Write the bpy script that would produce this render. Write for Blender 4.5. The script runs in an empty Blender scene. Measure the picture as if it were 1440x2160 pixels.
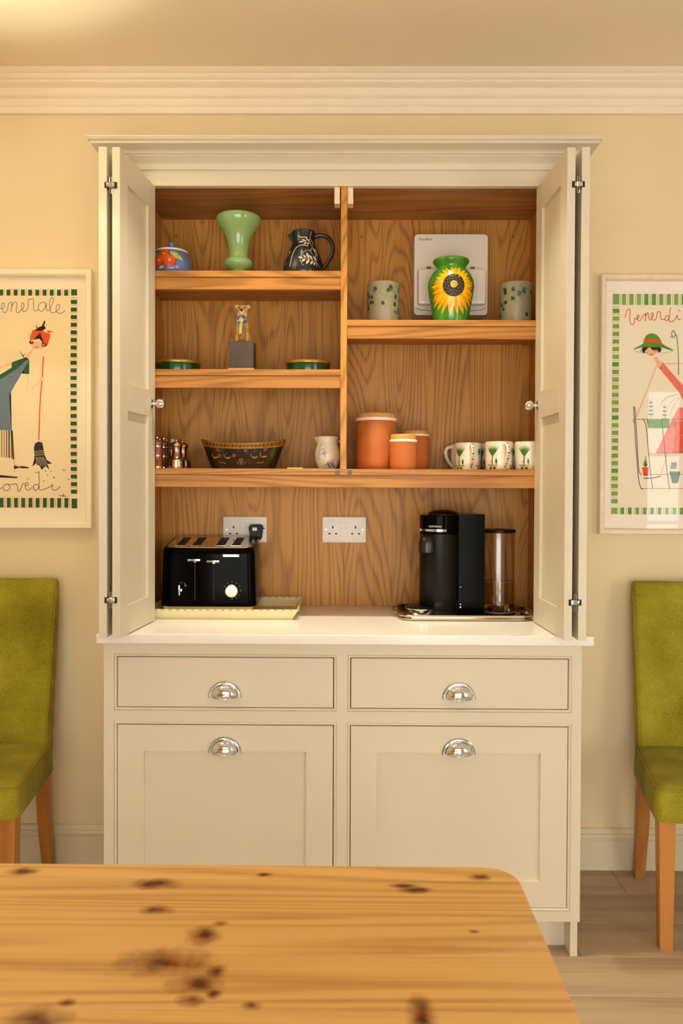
import bpy, bmesh, math, random
from math import pi, sin, cos, radians
from mathutils import Vector, Matrix
random.seed(7)
SC = bpy.context.scene
COL = SC.collection

# ------------------------------------------------------------------ camera
cam_d = bpy.data.cameras.new('camera')
cam = bpy.data.objects.new('camera', cam_d)
COL.objects.link(cam)
yaw, pitch, roll = radians(0.448), radians(0.806), radians(0.228)
fwd = Vector((-sin(yaw)*cos(pitch), cos(yaw)*cos(pitch), -sin(pitch)))
right = Vector((cos(yaw), sin(yaw), 0)); up = right.cross(fwd)
r2 = right*cos(roll)+up*sin(roll); u2 = up*cos(roll)-right*sin(roll)
cam.matrix_world = Matrix(((r2.x, u2.x, -fwd.x, 0.0), (r2.y, u2.y, -fwd.y, -2.745), (r2.z, u2.z, -fwd.z, 1.3208), (0, 0, 0, 1)))
cam_d.sensor_fit = 'VERTICAL'; cam_d.sensor_height = 36.0; cam_d.sensor_width = 24.0
cam_d.lens = 28.0
cam_d.shift_y = -33.7/2160
cam_d.clip_start = 0.05
cam_d.dof.use_dof = True; cam_d.dof.focus_distance = 2.35; cam_d.dof.aperture_fstop = 7.0
SC.camera = cam

# ------------------------------------------------------------------ world and exposure
w = bpy.data.worlds.new('world'); SC.world = w; w.use_nodes = True
w.node_tree.nodes['Background'].inputs[0].default_value = (0.62, 0.75, 1.0, 1)
w.node_tree.nodes['Background'].inputs[1].default_value = 0.3
SC.view_settings.view_transform = 'Standard'; SC.view_settings.look = 'None'
SC.view_settings.gamma = 1.0; SC.view_settings.use_curve_mapping = False
SC.view_settings.exposure = 0.0
WINDOW_GLOW = 6.0          # luminance of the daylight panes behind the camera
WINDOW_TINT = (0.97, 0.98, 0.94)
BULB_W = 15.0               # bulbs of the pendants
BULB_TINT = (0.86, 0.96, 0.80)
SHADE_GLOW = 1.6           # lit fabric of the pendant by the left wall
DOWNLIGHT_W = 50.0         # recessed ceiling spots above the cupboard doors
DOWNLIGHT_TINT = (1.0, 0.93, 0.72)
SHADE_TINT = (1.0, 0.60, 0.16)

# ------------------------------------------------------------------ materials
def lin(c):
    c = c/255.0
    return c/12.92 if c <= 0.04045 else ((c+0.055)/1.055)**2.4
def rgb(t): return (lin(t[0]), lin(t[1]), lin(t[2]), 1)

def node(nt, typ, **kw):
    n = nt.nodes.new(typ)
    for k, v in kw.items():
        if k.startswith('_'): setattr(n, k[1:], v)
        else:
            key = int(k[1:]) if k[0] == 'i' and k[1:].isdigit() else k.replace('_', ' ')
            n.inputs[key].default_value = v
    return n

def M(name, col, rough=0.5, metal=0.0, spec=0.5, coat=0.0, var=0.06, vscale=6.0, bump=0.0, bscale=200.0, emit=None, estr=0.0, sss=0.0):
    """plain painted / glazed / metal surface with a little noise in its colour and optional fine relief"""
    m = bpy.data.materials.new(name); m.use_nodes = True; nt = m.node_tree
    b = nt.nodes['Principled BSDF']
    b.inputs['Roughness'].default_value = rough; b.inputs['Metallic'].default_value = metal
    b.inputs['Specular IOR Level'].default_value = spec; b.inputs['Coat Weight'].default_value = coat
    b.inputs['Coat Roughness'].default_value = 0.08
    if sss: b.inputs['Subsurface Weight'].default_value = sss; b.inputs['Subsurface Radius'].default_value = (0.01, 0.01, 0.01)
    c = rgb(col)
    tc = node(nt, 'ShaderNodeTexCoord'); nz = node(nt, 'ShaderNodeTexNoise', Scale=vscale, Detail=3.0)
    nt.links.new(tc.outputs['Object'], nz.inputs['Vector'])
    rp = node(nt, 'ShaderNodeValToRGB')
    rp.color_ramp.elements[0].position = 0.3; rp.color_ramp.elements[1].position = 0.7
    rp.color_ramp.elements[0].color = tuple(x*(1-var) for x in c[:3])+(1,)
    rp.color_ramp.elements[1].color = tuple(min(1, x*(1+var)) for x in c[:3])+(1,)
    nt.links.new(nz.outputs['Fac'], rp.inputs['Fac']); nt.links.new(rp.outputs['Color'], b.inputs['Base Color'])
    if bump:
        n2 = node(nt, 'ShaderNodeTexNoise', Scale=bscale, Detail=2.0); nt.links.new(tc.outputs['Object'], n2.inputs['Vector'])
        bp = node(nt, 'ShaderNodeBump', Strength=bump, Distance=0.002)
        nt.links.new(n2.outputs['Fac'], bp.inputs['Height']); nt.links.new(bp.outputs['Normal'], b.inputs['Normal'])
    if emit:
        b.inputs['Emission Color'].default_value = tuple(emit)+(1,); b.inputs['Emission Strength'].default_value = estr
    return m

def wood(name, light, dark, across=(5, 5), along=0.7, axis='Z', rings=14.0, rough=0.45, streak=0.35, contrast=1.0, spec=0.4, shift=1.0, jit=1.6, thin=1.7):
    """timber: contour rings of a stretched noise (cathedral grain) with fine pores"""
    m = bpy.data.materials.new(name); m.use_nodes = True; nt = m.node_tree
    b = nt.nodes['Principled BSDF']; b.inputs['Roughness'].default_value = rough; b.inputs['Specular IOR Level'].default_value = spec
    tc = node(nt, 'ShaderNodeTexCoord'); oi = node(nt, 'ShaderNodeObjectInfo')
    mul = node(nt, 'ShaderNodeVectorMath', _operation='SCALE'); cmb = node(nt, 'ShaderNodeCombineXYZ')
    for k in range(3): nt.links.new(oi.outputs['Random'], cmb.inputs[k])
    nt.links.new(cmb.outputs[0], mul.inputs[0]); mul.inputs['Scale'].default_value = 7.3*shift
    add = node(nt, 'ShaderNodeVectorMath', _operation='ADD')
    nt.links.new(tc.outputs['Object'], add.inputs[0]); nt.links.new(mul.outputs[0], add.inputs[1])
    def mapped(a, l):
        s = {'X': (l, a[0], a[1]), 'Y': (a[0], l, a[1]), 'Z': (a[0], a[1], l)}[axis]
        mp = node(nt, 'ShaderNodeMapping'); mp.inputs['Scale'].default_value = s
        nt.links.new(add.outputs[0], mp.inputs['Vector']); return mp
    mp = mapped(across, along)
    nz = node(nt, 'ShaderNodeTexNoise', Scale=1.0, Detail=1.5, Roughness=0.35, Distortion=0.25); nt.links.new(mp.outputs[0], nz.inputs['Vector'])
    m1 = node(nt, 'ShaderNodeMath', _operation='MULTIPLY'); m1.inputs[1].default_value = rings*2*pi/1.6; nt.links.new(nz.outputs['Fac'], m1.inputs[0])
    fj = mapped((across[0]*9, across[1]*9), along*2.5)
    nj = node(nt, 'ShaderNodeTexNoise', Scale=1.0, Detail=3.0); nt.links.new(fj.outputs[0], nj.inputs['Vector'])
    m2 = node(nt, 'ShaderNodeMath', _operation='MULTIPLY_ADD'); m2.inputs[1].default_value = jit; nt.links.new(nj.outputs['Fac'], m2.inputs[0]); nt.links.new(m1.outputs[0], m2.inputs[2])
    sn = node(nt, 'ShaderNodeMath', _operation='SINE'); nt.links.new(m2.outputs[0], sn.inputs[0])
    mr = node(nt, 'ShaderNodeMapRange'); mr.inputs['From Min'].default_value = -1.0; nt.links.new(sn.outputs[0], mr.inputs['Value'])
    pw = node(nt, 'ShaderNodeMath', _operation='POWER'); pw.inputs[1].default_value = thin; nt.links.new(mr.outputs[0], pw.inputs[0])
    fp = mapped((90*across[0]/5, 90*across[1]/5), 5.0*along)
    np_ = node(nt, 'ShaderNodeTexNoise', Scale=1.0, Detail=4.0, Roughness=0.65); nt.links.new(fp.outputs[0], np_.inputs['Vector'])
    big = mapped((across[0]*0.5, across[1]*0.5), along*0.6)
    nb = node(nt, 'ShaderNodeTexNoise', Scale=1.0, Detail=2.0); nt.links.new(big.outputs[0], nb.inputs['Vector'])
    # factor = contrast*ring*0.55 + streak*(pore-.5) + .3*(big-.5)+.25
    a1 = node(nt, 'ShaderNodeMath', _operation='MULTIPLY'); a1.inputs[1].default_value = 0.6*contrast; nt.links.new(pw.outputs[0], a1.inputs[0])
    a2 = node(nt, 'ShaderNodeMath', _operation='MULTIPLY_ADD'); a2.inputs[1].default_value = streak*2; nt.links.new(np_.outputs['Fac'], a2.inputs[0]); nt.links.new(a1.outputs[0], a2.inputs[2])
    a3 = node(nt, 'ShaderNodeMath', _operation='MULTIPLY_ADD'); a3.inputs[1].default_value = 0.5; nt.links.new(nb.outputs['Fac'], a3.inputs[0]); nt.links.new(a2.outputs[0], a3.inputs[2])
    a4 = node(nt, 'ShaderNodeMath', _operation='SUBTRACT'); a4.inputs[1].default_value = streak+0.25; nt.links.new(a3.outputs[0], a4.inputs[0])
    rp = node(nt, 'ShaderNodeValToRGB'); rp.color_ramp.elements[0].color = rgb(light); rp.color_ramp.elements[1].color = rgb(dark)
    rp.color_ramp.elements[0].position = 0.0; rp.color_ramp.elements[1].position = 0.95
    nt.links.new(a4.outputs[0], rp.inputs['Fac']); nt.links.new(rp.outputs['Color'], b.inputs['Base Color'])
    bp = node(nt, 'ShaderNodeBump', Strength=0.12, Distance=0.001); nt.links.new(np_.outputs['Fac'], bp.inputs['Height']); nt.links.new(bp.outputs['Normal'], b.inputs['Normal'])
    m['ramp'] = rp.name
    return m

def thin_glass(name, tint=(255, 255, 255), rough=0.02, base=0.02):
    m = bpy.data.materials.new(name); m.use_nodes = True; nt = m.node_tree; nt.nodes.clear()
    out = node(nt, 'ShaderNodeOutputMaterial'); mix = node(nt, 'ShaderNodeMixShader')
    tr = node(nt, 'ShaderNodeBsdfTransparent'); tr.inputs[0].default_value = rgb(tint)
    gl = node(nt, 'ShaderNodeBsdfGlossy'); gl.inputs['Roughness'].default_value = rough
    lw = node(nt, 'ShaderNodeLayerWeight'); lw.inputs[0].default_value = 0.5
    pw = node(nt, 'ShaderNodeMath', _operation='POWER'); pw.inputs[1].default_value = 4.0; nt.links.new(lw.outputs['Facing'], pw.inputs[0])
    ad = node(nt, 'ShaderNodeMath', _operation='MULTIPLY_ADD'); ad.inputs[1].default_value = 0.5; ad.inputs[2].default_value = base
    nt.links.new(pw.outputs[0], ad.inputs[0])
    nt.links.new(ad.outputs[0], mix.inputs[0]); nt.links.new(tr.outputs[0], mix.inputs[1]); nt.links.new(gl.outputs[0], mix.inputs[2])
    nt.links.new(mix.outputs[0], out.inputs[0]); return m

def cloudy_glass(name, col, trans=0.45, clear=0.12, rough=0.15, gloss=0.1):
    """frosted or opaline glass: diffuse, some light through it, a soft sheen"""
    m = bpy.data.materials.new(name); m.use_nodes = True; nt = m.node_tree; nt.nodes.clear()
    out = node(nt, 'ShaderNodeOutputMaterial')
    d = node(nt, 'ShaderNodeBsdfDiffuse'); d.inputs[0].default_value = rgb(col)
    t = node(nt, 'ShaderNodeBsdfTranslucent'); t.inputs[0].default_value = rgb(col)
    x = node(nt, 'ShaderNodeBsdfTransparent'); g = node(nt, 'ShaderNodeBsdfGlossy'); g.inputs['Roughness'].default_value = rough
    def mix(a, b_, f):
        mm = node(nt, 'ShaderNodeMixShader'); mm.inputs[0].default_value = f
        nt.links.new(a.outputs[0], mm.inputs[1]); nt.links.new(b_.outputs[0], mm.inputs[2]); return mm
    s = mix(mix(mix(d, t, trans), x, clear), g, gloss)
    nt.links.new(s.outputs[0], out.inputs[0]); return m

def fabric(name, light, dark):
    m = bpy.data.materials.new(name); m.use_nodes = True; nt = m.node_tree
    b = nt.nodes['Principled BSDF']; b.inputs['Roughness'].default_value = 0.95; b.inputs['Specular IOR Level'].default_value = 0.1
    b.inputs['Sheen Weight'].default_value = 0.05
    tc = node(nt, 'ShaderNodeTexCoord')
    mp = node(nt, 'ShaderNodeMapping'); mp.inputs['Scale'].default_value = (430, 430, 430); nt.links.new(tc.outputs['Object'], mp.inputs['Vector'])
    q = node(nt, 'ShaderNodeTexVoronoi', _feature='F1', Scale=1.0, Randomness=1.0); nt.links.new(mp.outputs[0], q.inputs['Vector'])
    nz = node(nt, 'ShaderNodeTexNoise', Scale=5.0, Detail=4.0); nt.links.new(tc.outputs['Object'], nz.inputs['Vector'])
    s = node(nt, 'ShaderNodeMath', _operation='MULTIPLY_ADD'); s.inputs[1].default_value = 0.75; nt.links.new(nz.outputs['Fac'], s.inputs[0])
    s2 = node(nt, 'ShaderNodeMath', _operation='MULTIPLY'); s2.inputs[1].default_value = -0.34; nt.links.new(q.outputs['Distance'], s2.inputs[0]); nt.links.new(s2.outputs[0], s.inputs[2])
    rp = node(nt, 'ShaderNodeValToRGB'); rp.color_ramp.elements[0].color = rgb(dark); rp.color_ramp.elements[1].color = rgb(light)
    rp.color_ramp.elements[0].position = -0.0; rp.color_ramp.elements[1].position = 0.36
    nt.links.new(s.outputs[0], rp.inputs['Fac']); nt.links.new(rp.outputs['Color'], b.inputs['Base Color'])
    bp = node(nt, 'ShaderNodeBump', Strength=-0.4, Distance=0.001); nt.links.new(q.outputs['Distance'], bp.inputs['Height']); nt.links.new(bp.outputs['Normal'], b.inputs['Normal'])
    return m

MT = dict(
    wall=M('wall_paint', (236, 216, 176), 0.85, var=0.015, vscale=1.5, bump=0.06, bscale=350, spec=0.2),
    ceiling=M('ceiling_paint', (242, 226, 200), 0.9, var=0.01, vscale=1.5, spec=0.2),
    cornice=M('cornice_paint', (247, 231, 208), 0.8, var=0.01, spec=0.2),
    cabinet=M('cabinet_paint', (221, 210, 187), 0.42, var=0.012, vscale=2.0, spec=0.4),
    skirting=M('skirting_paint', (226, 212, 178), 0.5, var=0.012),
    shadow_gap=M('gap_shade_and_subfloor', (38, 28, 18), 0.9),  # dark brown: painted shade behind the cabinet gaps, also the slab under the planks
    quartz=M('white_quartz', (246, 240, 232), 0.22, var=0.015, vscale=40, spec=0.5),
    chrome=M('polished_nickel', (224, 226, 228), 0.09, metal=1.0, var=0.02),
    steel=M('brushed_steel', (205, 196, 184), 0.25, metal=1.0, var=0.05),
    pewter=M('copper_toned_pewter', (176, 138, 112), 0.22, metal=1.0, var=0.08, vscale=30),
    silver=M('silver_plate', (205, 196, 180), 0.14, metal=1.0, var=0.04),
    gold=M('antique_gilt', (176, 132, 48), 0.35, metal=0.7, var=0.15, vscale=60),
    black_gloss=M('gloss_black', (7, 6, 6), 0.12, var=0.05, spec=0.04),
    black_satin=M('satin_black', (13, 12, 11), 0.38, var=0.05, spec=0.22),
    black_sheen=M('black_soft_sheen', (20, 18, 16), 0.30, var=0.05, spec=0.6),
    black_matt=M('matt_black_rubber', (14, 13, 12), 0.6, var=0.05),
    white_plastic=M('white_plastic', (240, 232, 222), 0.35, var=0.01),
    catch_plastic=M('cream_plastic', (238, 218, 184), 0.4, var=0.02),
    slot=M('socket_slot', (35, 28, 22), 0.7),
    mark_grey=M('grey_lettering', (110, 98, 84), 0.6, var=0.0),
    mark_white=M('white_lettering', (230, 224, 214), 0.5, var=0.0),
    terracotta=M('terracotta', (196, 108, 46), 0.7, var=0.10, vscale=10, bump=0.1, bscale=250),
    cork=M('cork', (214, 158, 84), 0.85, var=0.22, vscale=220, bump=0.3, bscale=400),
    ceramic_white=M('cream_glaze', (246, 236, 214), 0.2, var=0.02),
    white_seal=M('white_rubber_seal', (250, 236, 220), 0.4, var=0.01),
    blue_glaze=M('blue_glaze', (104, 128, 186), 0.18, var=0.2, vscale=25, coat=0.3),
    navy_glaze=M('dark_slate_glaze', (40, 40, 46), 0.25, var=0.35, vscale=45, coat=0.2),
    green_glaze=M('leaf_green_glaze', (70, 138, 40), 0.15, var=0.3, vscale=40, coat=0.4),
    orange_glaze=M('orange_glaze', (226, 88, 28), 0.2, var=0.2, vscale=60),
    dark_line=M('dark_brushline', (40, 28, 24), 0.4, var=0.0),
    leaf_yellow=M('yellow_green_glaze', (192, 196, 92), 0.25, var=0.2, vscale=80),
    bone=M('bone_white_glaze', (226, 214, 186), 0.3, var=0.05, vscale=60),
    petal=M('sunflower_yellow', (250, 188, 12), 0.2, var=0.12, vscale=60),
    petal2=M('sunflower_orange', (238, 146, 8), 0.2, var=0.12, vscale=60),
    tan_dot=M('tan_glaze', (206, 160, 80), 0.3, var=0.15, vscale=200),
    tin_green=M('dark_green_enamel', (12, 62, 24), 0.2, var=0.1, coat=0.3),
    plinth_grey=M('slate_plinth', (74, 62, 54), 0.55, var=0.18, vscale=25),
    dog_tan=M('tan_painted_resin', (214, 160, 78), 0.6, var=0.28, vscale=120, bump=0.6, bscale=420),
    dog_pale=M('pale_painted_resin', (236, 200, 126), 0.6, var=0.12, vscale=150),
    dog_dark=M('dark_painted_resin', (44, 26, 18), 0.5),
    ribbon_blue=M('blue_ribbon', (66, 112, 176), 0.5, var=0.12, vscale=200),
    ribbon_pale=M('pale_blue_ribbon', (150, 176, 204), 0.5),
    ribbon_yellow=M('yellow_ribbon', (244, 214, 60), 0.5),
    mill_wood=M('red_brown_varnished_wood', (142, 62, 20), 0.2, var=0.15, vscale=60, coat=0.5),
    mill_dark=M('dark_red_varnished_wood', (92, 32, 14), 0.2, var=0.1, vscale=60, coat=0.5),
    lacquer=M('black_lacquer', (26, 24, 12), 0.22, var=0.4, vscale=30, coat=0.4),
    motif_red=M('painted_red', (138, 56, 30), 0.4),
    motif_green=M('painted_green', (40, 74, 32), 0.4, var=0.2, vscale=90),
    motif_gold=M('painted_gold', (170, 126, 50), 0.4, var=0.15, vscale=100),
    blue_sketch=M('painted_blue', (120, 124, 168), 0.4),
    palm_green=M('palm_green', (62, 122, 34), 0.3, var=0.2, vscale=150),
    palm_dark=M('palm_dark_green', (36, 84, 40), 0.3, var=0.2, vscale=150),
    sage=M('sage_green', (150, 164, 92), 0.3, var=0.2, vscale=150),
    paper=M('printed_paper', (226, 206, 132), 0.7, var=0.15, vscale=200),
    tray_cream=M('cream_lacquer_tray', (240, 226, 178), 0.3, var=0.04, vscale=10),
    tray_stripe=M('grey_green_stripe', (176, 172, 140), 0.4),
    tray_motif=M('ochre_wash', (220, 190, 108), 0.35, var=0.1, vscale=30),
    frame_white=M('cream_painted_frame', (250, 236, 208), 0.4, var=0.02),
    frame_pale=M('limed_wood_frame', (240, 218, 192), 0.45, var=0.05, vscale=40),
    mount=M('mount_board', (248, 232, 204), 0.85, var=0.01),
    mount_pale=M('pale_mount_board', (252, 240, 226), 0.85, var=0.01),
    linen=M('cream_linen', (244, 222, 180), 0.9, var=0.02, bump=0.15, bscale=900),
    linen_pale=M('pale_linen', (248, 234, 208), 0.9, var=0.02, bump=0.15, bscale=900),
    dye_green=M('dark_green_dye', (22, 88, 44), 0.9, var=0.06, vscale=60),
    dye_leaf=M('leaf_green_dye', (126, 172, 72), 0.9, var=0.12, vscale=20),
    dye_leaf2=M('deep_leaf_green_dye', (92, 152, 44), 0.9, var=0.12, vscale=40),
    dye_red=M('vermilion_dye', (230, 82, 28), 0.9, var=0.04),
    dye_coral=M('coral_dye', (240, 122, 100), 0.9, var=0.1, vscale=90),
    dye_blue=M('slate_blue_dye', (104, 124, 140), 0.9, var=0.04),
    dye_ink=M('ink_dye', (34, 26, 24), 0.9),
    dye_grey=M('grey_dye', (116, 118, 130), 0.9),
    dye_skin=M('peach_dye', (246, 190, 150), 0.9),
    dye_line=M('orange_line_dye', (226, 104, 44), 0.9),
    dye_teal=M('teal_dye', (72, 118, 112), 0.9),
    chair_cloth=fabric('olive_woven_upholstery', (176, 164, 52), (112, 102, 18)),
    glass=thin_glass('picture_glass', base=0.02),
    tank_glass=thin_glass('clear_tank_plastic', (240, 232, 220), 0.06, base=0.09),
    water=thin_glass('water', (240, 236, 226), 0.01, base=0.05),
    opaline=cloudy_glass('green_opaline_glass', (192, 228, 158), 0.5, 0.03, 0.12, 0.07),
    frosted=cloudy_glass('frosted_glass', (206, 196, 172), 0.4, 0.30, 0.35, 0.05),
    oak=wood('oak_upright_grain', (208, 146, 62), (122, 70, 18), (6.5, 6.5), 0.72, 'Z', 46, contrast=0.75, streak=0.6, jit=0.8, thin=3.0),
    oak_h=wood('oak_level_grain', (192, 130, 58), (122, 70, 22), (10, 10), 0.8, 'X', 22, contrast=0.8, streak=0.5),
    oak_d=wood('oak_depth_grain', (186, 126, 66), (110, 64, 28), (8, 8), 0.8, 'X', 16, contrast=0.8, streak=0.4),
    floor=wood('pale_oak_floor', (190, 164, 136), (150, 120, 94), (9, 9), 0.6, 'X', 5, contrast=0.8, streak=0.5, rough=0.5),
    leg=wood('chair_leg_beech', (196, 132, 66), (154, 92, 42), (20, 20), 1.5, 'Z', 3, contrast=0.6, streak=0.3, rough=0.35),
    shade=M('lit_fabric_shade', (240, 210, 160), 0.9, emit=SHADE_TINT, estr=SHADE_GLOW),
    bulb=M('lit_bulb', (255, 240, 220), 0.4, emit=(1.0, 0.75, 0.45), estr=25),
    pane=M('daylit_pane', (240, 245, 250), 0.2, emit=WINDOW_TINT, estr=WINDOW_GLOW),
    joinery=M('white_joinery_paint', (244, 240, 230), 0.5),
)

def pine():
    """knotty pine for the table: long grain along x, dark knots at their own places, warping the grain"""
    m = wood('knotty_pine', (230, 184, 114), (172, 112, 52), (11, 11), 0.45, 'X', 18, contrast=0.7, streak=0.45, rough=0.33, spec=0.45, shift=1.0)
    nt = m.node_tree; b = nt.nodes['Principled BSDF']; rp = nt.nodes[m['ramp']]
    geo = node(nt, 'ShaderNodeNewGeometry'); sep = node(nt, 'ShaderNodeSeparateXYZ'); nt.links.new(geo.outputs['Position'], sep.inputs[0])
    wob = node(nt, 'ShaderNodeTexNoise', Scale=38.0, Detail=3.0); nt.links.new(geo.outputs['Position'], wob.inputs['Vector'])
    knots = [(-.4745, -1.5843, .019, .009), (-.272, -1.617, .030, .012), (-.2524, -1.6857, .017, .010), (-.1192, -1.5887, .009, .005),
             (-.1636, -1.7191, .009, .006), (-.179, -1.7487, .017, .018), (-.212, -1.802, .046, .022), (-.152, -1.8218, .010, .012),
             (-.1712, -1.845, .024, .014), (-.1704, -1.8722, .012, .009), (-.148, -1.862, .008, .008), (-.1033, -1.8806, .009, .007),
             (-.3277, -1.915, .028, .022), (-.3071, -1.8794, .008, .006), (.100, -1.629, .020, .008), (.080, -1.618, .018, .006),
             (.195, -1.5907, .013, .008), (.0825, -1.8936, .013, .026), (.1641, -1.7329, .006, .004), (.0, -2.12, .03, .02), (-.4, -2.2, .02, .015),
             (-.62, -1.75, .02, .01), (-.7, -1.98, .03, .018)]
    acc = None
    for (x, y, a, c) in knots:
        dx = node(nt, 'ShaderNodeMath', _operation='SUBTRACT'); dx.inputs[1].default_value = x; nt.links.new(sep.outputs[0], dx.inputs[0])
        dy = node(nt, 'ShaderNodeMath', _operation='SUBTRACT'); dy.inputs[1].default_value = y; nt.links.new(sep.outputs[1], dy.inputs[0])
        sx = node(nt, 'ShaderNodeMath', _operation='DIVIDE'); sx.inputs[1].default_value = a; nt.links.new(dx.outputs[0], sx.inputs[0])
        sy = node(nt, 'ShaderNodeMath', _operation='DIVIDE'); sy.inputs[1].default_value = c; nt.links.new(dy.outputs[0], sy.inputs[0])
        h = node(nt, 'ShaderNodeCombineXYZ'); nt.links.new(sx.outputs[0], h.inputs[0]); nt.links.new(sy.outputs[0], h.inputs[1])
        ln = node(nt, 'ShaderNodeVectorMath', _operation='LENGTH'); nt.links.new(h.outputs[0], ln.inputs[0])
        if acc is None: acc = ln.outputs['Value']
        else:
            mn = node(nt, 'ShaderNodeMath', _operation='MINIMUM'); nt.links.new(acc, mn.inputs[0]); nt.links.new(ln.outputs['Value'], mn.inputs[1]); acc = mn.outputs[0]
    wb = node(nt, 'ShaderNodeMath', _operation='MULTIPLY_ADD'); wb.inputs[1].default_value = 1.3; nt.links.new(wob.outputs['Fac'], wb.inputs[0]); nt.links.new(acc, wb.inputs[2])
    kr = node(nt, 'ShaderNodeValToRGB'); e = kr.color_ramp.elements
    e[0].position = 0.32; e[0].color = (1, 1, 1, 1); e[1].position = 0.78; e[1].color = (0, 0, 0, 1)
    sc = node(nt, 'ShaderNodeMath', _operation='MULTIPLY'); sc.inputs[1].default_value = 0.36; nt.links.new(wb.outputs[0], sc.inputs[0])
    nt.links.new(sc.outputs[0], kr.inputs['Fac'])
    kc = node(nt, 'ShaderNodeValToRGB'); kc.color_ramp.elements[0].color = rgb((92, 44, 18)); kc.color_ramp.elements[1].color = rgb((156, 86, 32))
    nt.links.new(wob.outputs['Fac'], kc.inputs['Fac']); kc.color_ramp.elements[0].position = .4; kc.color_ramp.elements[1].position = .65
    mx = node(nt, 'ShaderNodeMix', _data_type='RGBA')
    nt.links.new(kr.outputs['Color'], mx.inputs[0]); nt.links.new(rp.outputs['Color'], mx.inputs[6]); nt.links.new(kc.outputs['Color'], mx.inputs[7])
    nt.links.new(mx.outputs[2], b.inputs['Base Color'])
    return m
MT['pine'] = pine()

# ------------------------------------------------------------------ mesh helpers
W = {}
class MB:
    """collects shapes with material slots; build() links them as one mesh object"""
    def __init__(s): s.v = []; s.f = []; s.mi = []; s.mats = []
    def slot(s, m):
        m = MT[m] if isinstance(m, str) else m
        if m not in s.mats: s.mats.append(m)
        return s.mats.index(m)
    def add(s, vs, fs, m):
        o = len(s.v); k = s.slot(m)
        s.v += [Vector(p) for p in vs]
        for f in fs: s.f.append([i+o for i in f]); s.mi.append(k)
        return s
    def bm(s, b, m):
        b.verts.index_update()
        s.add([v.co.copy() for v in b.verts], [[v.index for v in f.verts] for f in b.faces], m); b.free(); return s
    def box(s, x0, x1, y0, y1, z0, z1, m, bev=0.0, seg=2, rot=None):
        b = bmesh.new(); bmesh.ops.create_cube(b, size=1)
        bmesh.ops.transform(b, matrix=Matrix.Translation(((x0+x1)/2, (y0+y1)/2, (z0+z1)/2)) @ Matrix.Diagonal((x1-x0, y1-y0, z1-z0, 1)), verts=b.verts)
        if bev: bmesh.ops.bevel(b, geom=list(b.edges), offset=bev, segments=seg, profile=0.7, affect='EDGES')
        if rot: bmesh.ops.transform(b, matrix=rot, verts=b.verts)
        return s.bm(b, m)
    def lathe(s, prof, m, c=(0, 0, 0), seg=40, axis='Z', sx=1.0, sy=1.0):
        vs = []; fs = []; n = len(prof)
        for (r, h) in prof:
            for k in range(seg):
                a = 2*pi*k/seg; p = (r*cos(a)*sx, r*sin(a)*sy, h)
                if axis == 'X': p = (p[2], p[0], p[1])
                elif axis == '-X': p = (-p[2], p[0], -p[1])
                elif axis == 'Y': p = (p[0], -p[2], p[1])
                vs.append((p[0]+c[0], p[1]+c[1], p[2]+c[2]))
        for i in range(n-1):
            for k in range(seg):
                a = i*seg+k; b_ = i*seg+(k+1) % seg; fs.append((a, b_, b_+seg, a+seg))
        loop = prof[0] == prof[-1]
        if prof[0][0] > 1e-6 and not loop: fs.append(tuple(range(seg))[::-1])
        if prof[-1][0] > 1e-6 and not loop: fs.append(tuple(range((n-1)*seg, n*seg)))
        return s.add(vs, fs, m)
    def tube(s, path, rad, m, seg=10, flat=1.0, cap=True):
        pts = [Vector(p) for p in path]; n = len(pts); vs = []; fs = []
        ref = Vector((0.13, 0.21, 0.97))
        for i, p in enumerate(pts):
            t = (pts[min(i+1, n-1)]-pts[max(i-1, 0)]).normalized()
            a = t.cross(ref)
            if a.length < 1e-3: a = t.cross(Vector((1, 0, 0)))
            a.normalize(); b_ = t.cross(a).normalized()
            r = rad[i] if isinstance(rad, (list, tuple)) else rad
            for k in range(seg):
                g = 2*pi*k/seg; vs.append(p+a*r*cos(g)+b_*r*flat*sin(g))
        for i in range(n-1):
            for k in range(seg):
                a = i*seg+k; b_ = i*seg+(k+1) % seg; fs.append((a, b_, b_+seg, a+seg))
        if cap: fs.append(tuple(range(seg))[::-1]); fs.append(tuple(range((n-1)*seg, n*seg)))
        return s.add(vs, fs, m)
    def ball(s, c, r, m, u=20, v=12):
        r = (r, r, r) if isinstance(r, (int, float)) else r
        b = bmesh.new(); bmesh.ops.create_uvsphere(b, u_segments=u, v_segments=v, radius=1)
        bmesh.ops.transform(b, matrix=Matrix.Translation(c) @ Matrix.Diagonal((r[0], r[1], r[2], 1)), verts=b.verts)
        return s.bm(b, m)
    def prism(s, poly, y0, y1, m):
        """polygon in x,z pulled from y0 to y1"""
        n = len(poly); vs = [(p[0], y0, p[1]) for p in poly]+[(p[0], y1, p[1]) for p in poly]
        fs = [tuple(range(n)), tuple(range(2*n-1, n-1, -1))]+[(i, i+n, (i+1) % n+n, (i+1) % n) for i in range(n)]
        return s.add(vs, fs, m)
    def slab(s, poly, z0, z1, m, bev=0.0):
        """polygon in x,y pulled from z0 to z1"""
        b = bmesh.new(); vs = [b.verts.new((p[0], p[1], z0)) for p in poly]; f = b.faces.new(vs)
        r = bmesh.ops.extrude_face_region(b, geom=[f]); top = [v for v in r['geom'] if isinstance(v, bmesh.types.BMVert)]
        bmesh.ops.translate(b, vec=(0, 0, z1-z0), verts=top)
        bmesh.ops.recalc_face_normals(b, faces=b.faces)
        if bev:
            es = [e for e in b.edges if abs(e.verts[0].co.z-e.verts[1].co.z) < 1e-6]
            bmesh.ops.bevel(b, geom=es, offset=bev, segments=3, profile=0.6, affect='EDGES')
        return s.bm(b, m)
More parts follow.
